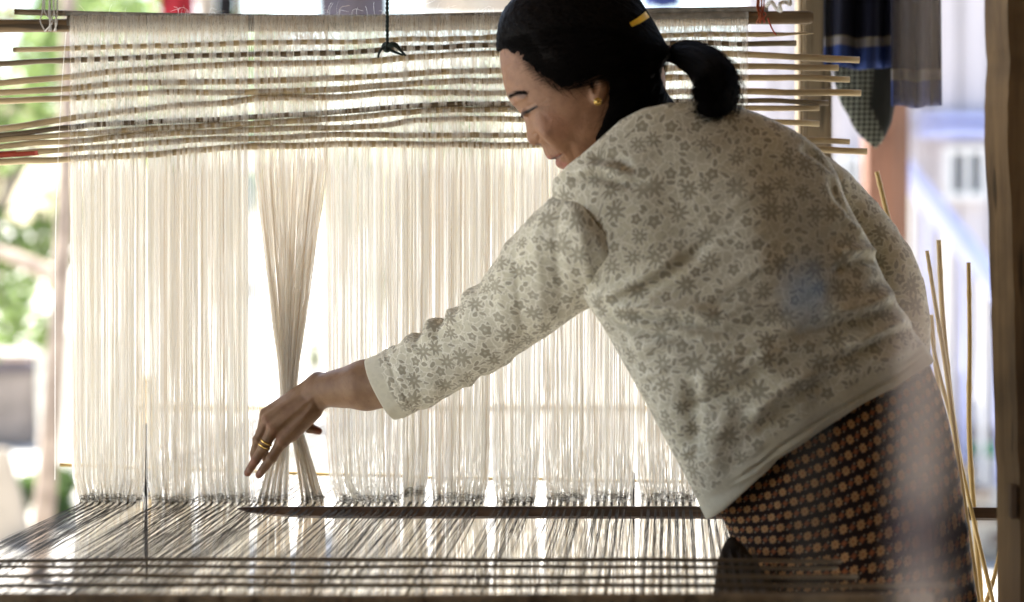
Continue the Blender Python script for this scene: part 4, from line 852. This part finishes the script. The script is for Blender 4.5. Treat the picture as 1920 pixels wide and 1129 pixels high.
for k in range(900):
    an = RNG.uniform(0, 2 * PI); q = math.sqrt(RNG.uniform(.5, 1.0)); ph = RNG.normal(0, .35); end = RNG.integers(28, 40); e = np.arange(40); w = q * rd * (1 + .05 * np.sin(e * .3 + ph * 9)); l = c + nx_ * (w * np.cos(an + ph * e / 40))[:, None] + nz_ * (w * np.sin(an + ph * e / 40))[:, None] * .95
    l = l[np.clip((np.linspace(0, end, 16)).astype(int), 0, 39)]; j_ = RNG.normal(0, 1, 3); l[-1] += j_ * 8; l[-2] += j_ * 4; l[-3] += j_ * 1.6; ps.append(FHd.w(l))
for k in range(90):                           # stray hairs off the outer curve
    i = RNG.integers(14, 30); p0 = c[i] - nx_[i] * rd[i]; ps.append(FHd.w(catmull([p0, p0 - nx_[i] * RNG.uniform(1, 7) + tg[i] * 14, p0 - nx_[i] * RNG.uniform(-2, 9) + tg[i] * RNG.uniform(20, 45)], 16)))
ps.append(FHd.w(catmull([(1243, 158, 0), (1256, 151, -10), (1275, 149, -14), (1298, 155, -14), (1304, 166, -14)], 16)))
hair_strands('hair_strand', np.array(ps), .00023, tail)['kind'] = 'stuff'
ang = np.linspace(0, 2 * PI, 25); el_ = np.stack([1257 + 1.5 * np.cos(ang), 101 + 14.5 * np.cos(ang), 14.5 * np.sin(ang)], 1); V, Q, S = tubes(FHd.w(el_)[None], .0016, 8); mesh_np('hair_elastic', V, Q, M['tie'], person)
# hair clip
q = catmull([(1177, 56, 0), (1192, 47, 0), (1204, 38, 0), (1213, 30, 0)], 14); V = []; F = []
q[:, 2] = [on_cap(x, y, -1, 12)[2] for x, y, _ in q]; q[-3:, 2] += [2, 6, 14]
for k in range(14):
    t = np.array([.55, .83]) * np.interp(k, [0, 5, 13], [4.2, 5.6, 6.8])
    for s_, z_ in ((-1, -1.4), (1, -1.4), (1, 1.6), (-1, 1.6)): V.append((q[k, 0] + s_ * t[0], q[k, 1] + s_ * t[1], q[k, 2] + z_))
for k in range(13):
    for j in range(4): F.append([k * 4 + j, k * 4 + (j + 1) % 4, k * 4 + 4 + (j + 1) % 4, k * 4 + 4 + j])
F += [[0, 1, 2, 3], [55, 54, 53, 52]]; mesh_np('hair_clip', FHd.w(V), F, M['clip'], person, False)['label'] = 'yellow curved hair clip'
# earring and rings
zz = -(ze + 9.5); bm = bmesh.new(); bmesh.ops.create_uvsphere(bm, u_segments=14, v_segments=8, radius=.0036)
for v in bm.verts: v.co = Vector(FHd.w([(1116, 197, zz)])[0]) + Vector((v.co.x, v.co.y * .5, v.co.z))
er = bm_obj('earring', bm, M['gold'], person, True); V, Q, S = tubes(FHd.w(np.stack([1116 + 6.2 * np.cos(ang), 197 + 6.2 * np.sin(ang), zz + 0 * ang], 1))[None], .0009, 6); mesh_np('rim', V, Q, M['gold'], er)
for off_ in (-.10, .12):
    fa, fb = np.array(FING[2][0]), np.array(FING[2][1]); t = .86 + off_; ce = fa + (fb - fa) * t; ax = (fb - fa) / np.linalg.norm(fb - fa); e1 = np.cross(ax, (0, 0, 1)); e1 /= np.linalg.norm(e1); e2 = np.cross(ax, e1); rr = 11.0
    V, Q, S = tubes(FHa.w(ce + rr * (np.cos(ang)[:, None] * e1 + np.sin(ang)[:, None] * e2))[None], .0012, 8); mesh_np('ring', V, Q, M['gold'], person)
# -- blouse trunk
TOR = closed([(1035, 352), (1042, 318), (1066, 278), (1104, 236), (1150, 188), (1220, 150), (1300, 158), (1385, 199), (1440, 220), (1500, 252), (1545, 288), (1568, 325), (1583, 370), (1610, 420), (1633, 460), (1641, 484), (1652, 512), (1671, 545), (1683, 570), (1706, 600), (1712, 620), (1738, 652), (1752, 676), (1768, 720), (1740, 770), (1640, 820), (1530, 890), (1450, 980), (1395, 1040), (1356, 1030), (1322, 970), (1290, 903), (1250, 829), (1210, 755), (1160, 665), (1130, 612), (1104, 574), (1084, 535), (1058, 470), (1040, 405)], 5)
COLL = [(900, 420), (1046, 330), (1062, 312), (1092, 289), (1132, 254), (1160, 228), (1200, 207), (1250, 197), (1300, 193), (1390, 190), (1500, 230), (1900, 300), (1900, 640), (1768, 664), (1752, 676), (1720, 690), (1690, 705), (1600, 750), (1520, 800), (1445, 849), (1418, 880), (1395, 905), (1350, 948), (1324, 973), (1250, 990), (900, 1000)]
ft = Field(TOR, 3.0); KT = .60; st = 3.4; lo = (1015, 170, -175); hi = (1790, 1010, 175); G = grid3(lo, hi, st); X2, Y2 = G[0][:, :, 0], G[1][:, :, 0]
dc = sdist(X2, Y2, COLL); u2 = ft.samp(ft.u, X2, Y2); phi = np.maximum((G[2] ** 2 - 2 * KT ** 2 * u2[:, :, None]) / 260, (-dc)[:, :, None] * np.ones_like(G[2]))
V, Q = surface_nets(phi); V = V * st + np.array(lo); V = smooth_mesh(V, Q, 1, .4); Nn = normals(V, Q); px, py = V[:, 0].copy(), V[:, 1].copy()
U_, W_ = ft.arc(KT); fu = ft.samp(U_, px, py); fv = ft.samp(W_, px, py); fuv = np.stack([fu * FT.s, -fv * FT.s, 0 * fu], 1); fuv[V[:, 2] > 0] += (.9, .4, 0)
FOLDS = [([(1112, 575), (1190, 540), (1260, 498), (1330, 440)], 11, -5), ([(1118, 560), (1200, 518), (1270, 476)], 15, 5), ([(1118, 580), (1230, 590), (1340, 612), (1450, 598)], 12, -5.5), ([(1120, 572), (1230, 570), (1340, 585)], 16, 5),
         ([(1122, 590), (1180, 615), (1250, 628), (1310, 632)], 10, -4.5), ([(1130, 604), (1160, 640), (1190, 690)], 12, -3), ([(1646, 494), (1615, 483), (1580, 492), (1540, 512)], 10, -8), ([(1640, 482), (1600, 470), (1560, 478)], 12, 7),
         ([(1682, 560), (1620, 588), (1540, 606), (1440, 634)], 14, -7), ([(1676, 545), (1610, 570), (1520, 590)], 16, 6), ([(1712, 610), (1650, 628), (1570, 660), (1470, 690)], 12, -7), ([(1706, 598), (1640, 614), (1560, 644)], 14, 6.5),
         ([(1600, 640), (1500, 690), (1420, 740), (1370, 820)], 17, 6), ([(1560, 690), (1470, 735), (1400, 800)], 14, -6), ([(1450, 640), (1350, 690), (1270, 712)], 18, 5), ([(1420, 690), (1330, 735), (1260, 760)], 13, -5),
         ([(1360, 740), (1335, 810), (1322, 880)], 20, 2.5), ([(1405, 750), (1372, 830), (1350, 890)], 18, -2.2), ([(1290, 680), (1290, 760), (1300, 840)], 15, -4), ([(1660, 660), (1560, 715), (1480, 770)], 13, -4), ([(1700, 640), (1600, 690), (1520, 740)], 12, 4),
         ([(1060, 340), (1110, 330), (1170, 345), (1215, 338)], 9, -5), ([(1070, 330), (1120, 318), (1180, 330)], 10, 4), ([(1100, 300), (1150, 300), (1185, 320)], 8, -3.5), ([(1570, 330), (1540, 300), (1490, 275)], 8, -4), ([(1610, 425), (1570, 380), (1545, 330)], 9, -4.5), ([(1618, 450), (1570, 410), (1540, 380)], 10, 4),
         ([(1380, 300), (1400, 420), (1420, 560)], 45, 4), ([(1250, 260), (1260, 400), (1300, 520)], 50, -3),
         ([(1352, 906), (1400, 868), (1450, 824), (1530, 772), (1620, 722), (1740, 655)], 2.6, -2.2), ([(1348, 914), (1400, 876), (1455, 832), (1535, 780)], 4, 1.2)]
def fabric0(px, py): q = px * .86 - py * .5; w = px * .5 + py * .86; return 2.6 * fbm(q / 120, w / 34, 3) + 1.0 * fbm(q / 40 + 9, w / 15, 2)
def fabric(px, py):
    q = px * .88 - py * .47 + 20 * fbm(px / 90, py / 90, 2); w = px * .47 + py * .88 + 16 * fbm(px / 70 + 5, py / 70, 2)
    return fabric0(px, py) * .7 - 7.0 * np.abs(vnoise(q / 150 + 3, w / 40)) - 3.2 * np.abs(vnoise(q / 70 + 8, w / 19 + 2)) + 2
fr = np.clip(np.abs(Nn[:, 2]) * 1.6, 0, 1); F = strokes(px, py, FOLDS) * (V[:, 2] < 0) * 2.3 + fabric(px, py) * np.interp(py, [250, 480, 700], [.8, 1.3, 2.0]); V += Nn * (F * fr)[:, None]
band = sstep(-sdist(px, py, COLL), -44, -38) * (py > 600)
blouse = mesh_np('blouse', FT.w(V), Q, M['blouse'], person, True, {'fuv': ('FLOAT_VECTOR', fuv), 'band': ('FLOAT', band)}); blouse['label'] = 'cream blouse printed with grey flowers'
# -- sleeves
def sleeve(name, pts, ns, na, folds, hemlen, seed, uoff, end_in):
    """pts: (px, py, distance, radius px)"""
    p = np.array([np.append(P(x, y, d), r * d / FPX) for x, y, d, r in pts]); c = catmull(p, ns); s = np.concatenate([[0], np.cumsum(np.linalg.norm(np.diff(c[:, :3], axis=0), axis=1))])
    tg = np.gradient(c[:, :3], axis=0); tg[:, 1] *= .15; tg /= np.linalg.norm(tg, axis=1, keepdims=True); e1 = np.cross(tg, (0, 1, 0)); e1 /= np.linalg.norm(e1, axis=1, keepdims=True); e2 = np.cross(e1, tg)   # e1: up side of the sleeve, e2 towards +-y
    a = np.arange(na) / na * 2 * PI; S, A = np.meshgrid(s / s[-1], a, indexing='ij'); R = np.repeat(c[:, 3:4], na, 1)
    dR = np.zeros_like(R)
    for s0, a0, ws, wa, amp, skew in folds: da = (A - a0 + PI) % (2 * PI) - PI; dR += 1.0 * amp * np.exp(-((S - s0 - skew * da) / ws) ** 2 - (da / wa) ** 2)
    dR += .0022 * fbm(S * 9 + seed, np.cos(A) * 1.4 + np.sin(A) * .8 + seed, 3) - .004 * np.abs(vnoise(S * 11 + np.sin(A) * 1.3 + seed, np.cos(A) * 1.6 + seed)) + .0009 * fbm(S * 34 + seed, A * 2.2, 2)
    V = c[:, None, :3] + (R + dR)[:, :, None] * (np.cos(A)[:, :, None] * e1[:, None] + np.sin(A)[:, :, None] * e2[:, None])
    rings = [V]; uu = [np.stack([S * s[-1] + uoff, R * (A - PI) * 1.0, 0 * S], -1)]; bb = [sstep(-S * s[-1], -hemlen, -hemlen + .004)]
    inn = []                                                     # cuff folded inward
    for k, (f, back) in enumerate(((.96, .0), (.93, .006), (.92, .05))): inn.append(c[0, :3] + tg[0] * back + (V[0] - c[0, :3]) * f)
    full = np.concatenate([np.array(inn)[::-1], V], 0); uu = np.concatenate([np.repeat(uu[0][:1], 3, 0), uu[0]], 0); bb = np.concatenate([np.ones((3, na)), bb[0]], 0)
    m = len(full); i = np.arange(m - 1)[:, None] * na; j = np.arange(na)[None]; Q = np.stack(np.broadcast_arrays(i + j, i + (j + 1) % na, i + na + (j + 1) % na, i + na + j), -1).reshape(-1, 4)
    return mesh_np(name, full.reshape(-1, 3), Q, M['blouse'], person, True, {'fuv': ('FLOAT_VECTOR', uu.reshape(-1, 3)), 'band': ('FLOAT', bb.reshape(-1))})
FS = [(.20, 0.1, .028, .9, .005, .02), (.25, .15, .018, .8, -.006, .03), (.295, .1, .026, .9, .008, .03), (.345, .1, .018, .8, -.007, .04), (.395, .2, .028, .8, .006, .04), (.45, .2, .02, .7, -.005, .04), (.50, .1, .03, .9, .005, .03), (.56, 0, .025, .8, -.004, .03),
      (.30, 3.3, .02, .7, .004, -.03), (.35, 3.3, .016, .7, -.004, -.03), (.44, 3.2, .02, .8, .0035, -.03), (.16, 3.6, .03, .9, .004, .05), (.62, 5.2, .03, 1.2, .004, .12), (.68, 5.0, .022, 1.1, -.004, .12), (.78, 5.0, .03, 1.2, .004, .14), (.84, 4.8, .024, 1.0, -.0045, .14), (.12, 5.0, .014, 1.6, .0015, .05), (.095, 4.9, .008, 2.2, -.0022, 0), (.92, 4.6, .03, .9, .004, .1)]
sl = sleeve('sleeve', [(714, 731, 2.715, 64), (757, 711, 2.69, 66), (803, 688, 2.665, 66), (845, 664, 2.64, 68), (893, 636, 2.61, 71), (950, 585, 2.57, 80), (1000, 540, 2.53, 91), (1045, 497, 2.50, 101), (1082, 463, 2.475, 104), (1110, 440, 2.46, 100), (1128, 426, 2.452, 84)], 190, 120, FS, .028, 3.3, 2.0, True)
sl['label'] = 'near sleeve reaching out over the warp'
FS2 = [(.55, 0, .03, 1.0, .006, .05), (.62, .1, .025, 1.0, -.006, .05), (.7, 0, .03, 1., .005, .05), (.4, .3, .03, 1, .004, -.05)]
sleeve('sleeve', [(1694, 725, 2.50, 50), (1692, 640, 2.52, 53), (1682, 565, 2.53, 56), (1653, 492, 2.53, 60), (1598, 418, 2.52, 60), (1545, 360, 2.50, 58), (1510, 325, 2.49, 50)], 110, 72, FS2, .02, 8.1, 5.0, True)['label'] = 'far sleeve bent behind the back'
# -- skirt
SK = closed([(1410, 800), (1490, 720), (1600, 655), (1690, 640), (1735, 660), (1772, 750), (1793, 850), (1808, 950), (1822, 1050), (1832, 1140), (1840, 1300), (1835, 1600), (1825, 2020), (1640, 2035), (1440, 2020), (1420, 1600), (1415, 1300), (1408, 1120), (1385, 1050), (1362, 985), (1346, 955), (1352, 930), (1395, 885)], 5)
fs = Field(SK, 4.0); KS = .72; st = 5.0; lo = (1320, 660, -190); hi = (1870, 2060, 190); G = grid3(lo, hi, st); u2 = fs.samp(fs.u, G[0][:, :, 0], G[1][:, :, 0])[:, :, None]
phi = np.maximum((G[2] ** 2 - 2 * KS ** 2 * u2) / 280, G[1] - 1930)
V, Q = surface_nets(phi); V = V * st + np.array(lo); V = smooth_mesh(V, Q, 1, .4); Nn = normals(V, Q); px, py = V[:, 0].copy(), V[:, 1].copy()
U_, W_ = fs.arc(KS); fu = fs.samp(U_, px, py); sl_ = np.interp(py, [780, 900, 1000, 1100], [.52, .40, .20, .08]); fv = py + (px - 1560) * sl_ ; fuv = np.stack([(fu - (py - 900) * sl_ * .8) * FT.s, fv * FT.s * .93, 0 * fu], 1); fuv[V[:, 2] > 0] += (.51, 0, 0)
V += Nn * (3.0 * fbm(px / 60, py / 220, 3) + strokes(px, py, [([(1480, 860), (1450, 960), (1440, 1100)], 16, 4), ([(1560, 830), (1540, 960), (1550, 1120)], 18, -4), ([(1680, 760), (1690, 900), (1700, 1100)], 20, 4), ([(1380, 940), (1430, 940), (1500, 960)], 10, -3)]))[:, None]
mesh_np('skirt', FT.w(V) + np.array([0, .015, 0]), Q, M['skirt'], person, True, {'fuv': ('FLOAT_VECTOR', fuv)})['label'] = 'black wrap skirt with rows of small orange flowers'
print('person ready')
# ------------------------------------------------------------------ nearer things: post, canes, bag, cords
V = []; pts = [(1852, -700), (1850, 0), (1853, 120), (1850, 260), (1857, 420), (1863, 620), (1868, 820), (1872, 940), (1874, 1129), (1882, 2150)]
cpt = catmull([(x, y, 0) for x, y in pts], 60); dP = 2.36; F = []
for x, y, _ in cpt:
    p = P(x, y, dP); j = .0015 * float(fbm(np.array([y / 40]), np.array([3.]))[0])
    for dx, dy in ((j, .01), (.018 + j, -.028), (.105, -.02), (.118, .07), (.02, .08)): V.append((p[0] + dx, p[1] + dy, max(0, min(2.59, p[2]))))
for k in range(59):
    for j in range(5): F.append([k * 5 + j, k * 5 + (j + 1) % 5, k * 5 + 5 + (j + 1) % 5, k * 5 + 5 + j])
V = np.array(V); post = mesh_np('wooden_post', V, F, M['postwood'], None, False, None, (V[0, 0], dP, 0)); tag(post, 'weathered wooden post filling the right edge of the picture', 'post')
for y in (935,): p = P(1890, y, dP); bm_obj('mortise', box_bm((p[0] - .0035, dP - .030, p[2] - .02), (p[0] + .0035, dP - .016, p[2] + .02), .001), M['darkbark'], post)
# standing canes
cane = mat_wood('yellow_cane_pole', (.58, .43, .18), (.42, .29, .11), (40, 40, 4), .45, .2, .4)
CN = [([(1644, 322), (1664, 405), (1700, 560), (1760, 1000)], 2.90, .0042, 'cane poking up right of the blouse shoulder before the red post'), ([(1738, 470), (1752, 560), (1772, 680), (1795, 850), (1835, 1129)], 2.72, .0035, 'cane bending outward nearest to the blouse sleeve'), ([(1760, 450), (1768, 600), (1784, 760), (1806, 920), (1822, 1129)], 2.76, .0042, 'tallest yellow cane right of the bent sleeve'),
      ([(1816, 492), (1818, 640), (1817, 800), (1824, 930), (1840, 1129)], 2.80, .0040, 'straight upright cane closest to the wooden post'), ([(1728, 520), (1752, 660), (1786, 800), (1822, 960), (1862, 1129)], 2.74, .0030, 'thin cane crossing behind the other yellow canes'),
      ([(1746, 590), (1758, 720), (1790, 900), (1812, 1000), (1815, 1129)], 2.82, .0036, 'short yellow cane along the skirt edge'), ([(1880, 1010), (1866, 1075), (1850, 1129)], 2.78, .0034, 'short cane slanting the other way beside the post foot')]
for i, (pts, d, r, lab) in enumerate(CN):
    c = catmull(pts, 40); path = [P(x, y, d) for x, y in c]; last = path[-1]; step = (path[-1] - path[-4]) / 3; dirn = step / max(1e-6, -step[2]); dirn[0] *= .35
    path += [last + dirn * f * (last[2] - .002) for f in np.linspace(.05, 1, 14)]; path = np.array(path); rad = np.linspace(r * .8, r * 1.15, len(path))
    for kx in range(4, len(path), 11): rad[kx] *= 1.18
    tag(tube_obj('bamboo_cane', path, rad, cane, None, 8), lab, 'cane', 'yellow canes standing beside the skirt')
# dark cord with a knot hanging before the heddle
DC = 2.72; cm = mat_plain('dark_green_rope', (.012, .022, .018), .7, .4, 200)
cord = empty('hanging_rope', P(727, 88, DC), 'dark green twisted cord ending in a knot before the heddle strings', 'rope')
tt = np.linspace(0, 1, 90)
for ph in (0, PI):
    c = np.stack([727 + 3 * tt ** 2 * -1 + 1.6 * np.cos(tt * 150 + ph), -900 + (975) * tt, 1.6 * np.sin(tt * 150 + ph)], 1); c[:, 0] += 3; fr_ = Frame(DC); mesh_np('strand', *capped_tube(fr_.w(np.stack([730 - 4 * np.linspace(0, 1, 500) + 1.5 * np.cos(np.linspace(0, 340, 500) + ph), np.linspace(-820, 84, 500), 1.5 * np.sin(np.linspace(0, 340, 500) + ph)], 1)), .0014, 6), cm, cord)
fr_ = Frame(DC)
a = np.linspace(0, 4 * PI, 60); mesh_np('knot', *capped_tube(fr_.w(np.stack([725 + 7 * np.cos(a) * np.cos(a / 4), 88 + 7 * np.sin(a), 6 * np.sin(a * .5 + 1)], 1)), .0024, 8), cm, cord)
for q in ([(724, 88, -4), (716, 92, -6), (711, 100, -4), (709, 109, -4)], [(727, 90, -5), (738, 86, -8), (748, 92, -6), (757, 101, -4), (761, 105, -3)], [(728, 92, -2), (738, 97, -4), (746, 100, -4), (757, 104, -4)], [(726, 90, -4), (734, 82, -8), (744, 84, -6), (752, 94, -4)]): mesh_np('loose_end', *capped_tube(fr_.w(catmull(q, 14)), np.linspace(.0022, .0014, 14), 6), cm, cord)
# hanging bag and blue checked cloth at the upper right
def mat_bag():
    n = N('woven_bag'); x, y, z = n.sep(n.attr('fuv')); w = n.math('MULTIPLY', n.math('SINE', n.math('MULTIPLY', n.math('ADD', x, y), 46.0)), n.math('SINE', n.math('MULTIPLY', n.math('SUBTRACT', x, y), 46.0)))
    b = n.math('MULTIPLY', n.step(n.math('ABSOLUTE', n.math('SUBTRACT', x, z)), .24, .2), 1.0)
    c = n.mix(n.math('MULTIPLY', n.step(w, -.1, .25), b), (.012, .013, .012), (.15, .16, .13)); return n.done(n.principled(c, .85, None, .2))
def mat_check():
    n = N('blue_check_cloth'); x, y, z = n.sep(n.attr('fuv')); s1 = n.step(n.math('SINE', n.math('MULTIPLY', y, 15.0)), .35, .5); s2 = n.step(n.math('SINE', n.math('MULTIPLY', x, 24.0)), .3, .5); s3 = n.step(n.math('SINE', n.math('ADD', n.math('MULTIPLY', y, 15.0), .9)), .93, .97)
    c = n.mix(n.math('MULTIPLY', s1, .9), (.006, .007, .016), (.02, .04, .15)); c = n.mix(n.math('MULTIPLY', s2, .5), c, (.006, .007, .02)); c = n.mix(n.math('MULTIPLY', s3, .5), c, (.25, .22, .14)); return n.done(n.principled(c, .9, None, .15))
MB, MK = mat_bag(), mat_check(); DB = 3.25; FB = Frame(DB)
BAG = closed([(1556, -120), (1700, -120), (1702, 60), (1690, 150), (1677, 205), (1668, 240), (1652, 268), (1641, 279), (1628, 268), (1600, 238), (1580, 205), (1568, 165), (1556, 80)], 5)
fb = Field(BAG, 3.0, 20); st = 4.0; lo = (1530, -150, -70); hi = (1725, 300, 70); G = grid3(lo, hi, st); u2 = fb.samp(fb.u, G[0][:, :, 0], G[1][:, :, 0])[:, :, None]; phi = (G[2] ** 2 - 2 * .5 ** 2 * u2) / 70
V, Q = surface_nets(phi); V = V * st + np.array(lo); V = smooth_mesh(V, Q, 1); Nn = normals(V, Q); V += Nn * (5 * fbm(V[:, 0] / 26, V[:, 1] / 90, 3))[:, None]
bx = (V[:, 0] - 1550) / 140; by = (V[:, 1]) / 140; band = np.interp(V[:, 1], [80, 130, 200, 280], [.40, .36, .33, .62]); bag = mesh_np('hanging_bag', FB.w(V), Q, MB, None, True, {'fuv': ('FLOAT_VECTOR', np.stack([bx, by, band], 1))}, FB.w([(1630, 0, 0)])[0]); tag(bag, 'dark pointed cloth bag with a net patterned band hanging behind the stick ends', 'bag')
V, F = capped_tube(catmull([P(1600, -110, DB), P(1640, -300, DB), P(1660, -560, DB), P(1680, -110, DB)], 30), .006, 6); mesh_np('strap', V, F, M['black'], bag)
def check(x0, x1, yb, d, lab, sd, amp): return drape('checked_cloth', P(x0, 0, d)[0], P(x1, 0, d)[0], d, CAMZ - (yb - HY) / FPX * d, CAMZ + 700 / FPX * d, MK, lab, 'cloth', 3, amp, 0, sd, 'dark blue checked cloths hanging beside the bag')
check(1546, 1692, 128, 3.12, 'dark blue checked cloth hanging in front of the pointed bag', 51, .012); check(1672, 1762, 200, 3.06, 'dark blue checked cloth hanging right of the pointed bag', 52, .014)
rail = tube_obj('hanging_rail', np.array([(x, 3.15, CAMZ + 705 / FPX * 3.12) for x in np.linspace(.35, .95, 8)]), .012, M['bamboo'], None, 10); tag(rail, 'bamboo rail above the frame carrying the bag and blue cloths', 'rail')
# dark cloth heaped to a point at the edge of the warp
FD = Frame(2.40); DK = closed([(1371, 1002), (1396, 1024), (1426, 1062), (1464, 1118), (1490, 1190), (1500, 1400), (1510, 2180), (1400, 2195), (1290, 2180), (1300, 1400), (1318, 1200), (1334, 1120), (1346, 1060), (1358, 1020)], 5)
fd = Field(DK, 3.0, 20); st = 6; lo = (1270, 985, -110); hi = (1530, 2230, 110); G = grid3(lo, hi, st); u2 = fd.samp(fd.u, G[0][:, :, 0], G[1][:, :, 0])[:, :, None]; phi = np.maximum((G[2] ** 2 - 2 * .6 ** 2 * u2) / 90, G[1] - 2186)
V, Q = surface_nets(phi); V = V * st + np.array(lo); Nn = normals(V, Q); V += Nn * (4 * fbm(V[:, 0] / 18, V[:, 1] / 160, 3))[:, None]; W = FD.w(V); W[:, 2] = np.maximum(W[:, 2], .003)
tag(mesh_np('draped_cloth', W, Q, mat_plain('brown_black_cloth', (.035, .026, .018), .9, .5, 40, .15), None, True, None, (W[:, 0].mean(), 2.40, 0)), 'dark cloth rising to a point beside the skirt at the warp edge', 'cloth')
# blurred foreground: loose pale yarn and a string with a blue knot, close to the lens
DF = .85; n = 16; x0 = RNG.uniform(1692, 1790, n); zs = np.linspace(-2300, 3000, 14)
pth = np.array([[P(x + 6 * math.sin(y / 900 + x) , y, DF + .02 * math.sin(x)) for y in zs] for x in x0]); pth[:, :, 2] = np.clip(pth[:, :, 2], .3, 2.6)
for k in range(5, n): pth[k, :, 2] = np.minimum(pth[k, :, 2], CAMZ - (430 + 14 * k - HY) / FPX * DF)
yarn = empty('yarn_hank', (pth[0, 0, 0], DF, 2.6), 'pale loose yarn hanging close to the lens, blurred over the skirt', 'yarn'); strand_obj('yarn_strand', pth, .0004, rgb_tint(n, [(.72, .58, .50), (.64, .52, .46), (.78, .66, .58)], [1, 1, 1]), M['thread'], yarn)
kb = catmull([P(1730, 930, DF), P(1738, 960, DF), P(1733, 1000, DF), P(1742, 1040, DF), P(1736, 1075, DF)], 14); V, F = capped_tube(kb, np.interp(np.arange(14), [0, 4, 9, 13], [.003, .0085, .0085, .003]), 8); mesh_np('dark_knot', V, F, mat_plain('plum_yarn', (.05, .03, .06), .9), yarn)
sx = np.array([P(1516 + 8 * math.sin(y / 700), y, DF) for y in np.linspace(-2300, 3000, 20)]); sx[:, 2] = np.clip(sx[:, 2], .3, 2.6); V, F = capped_tube(sx, .0016, 6)
bs = empty('tie_string', (sx[0, 0], DF, 2.6), 'grey string with a blue knot hanging close to the lens before the blouse', 'string'); mesh_np('string', V, F, mat_plain('grey_string', (.10, .10, .085), .9), bs)
V, F = capped_tube(np.array([P(1517, y, DF) for y in np.linspace(505, 590, 10)]), np.interp(np.arange(10), [0, 3, 6, 9], [.0018, .0052, .0052, .0018]), 8); mesh_np('blue_knot', V, F, mat_plain('blue_yarn', (.10, .19, .32), .9), bs)
print('props ready')
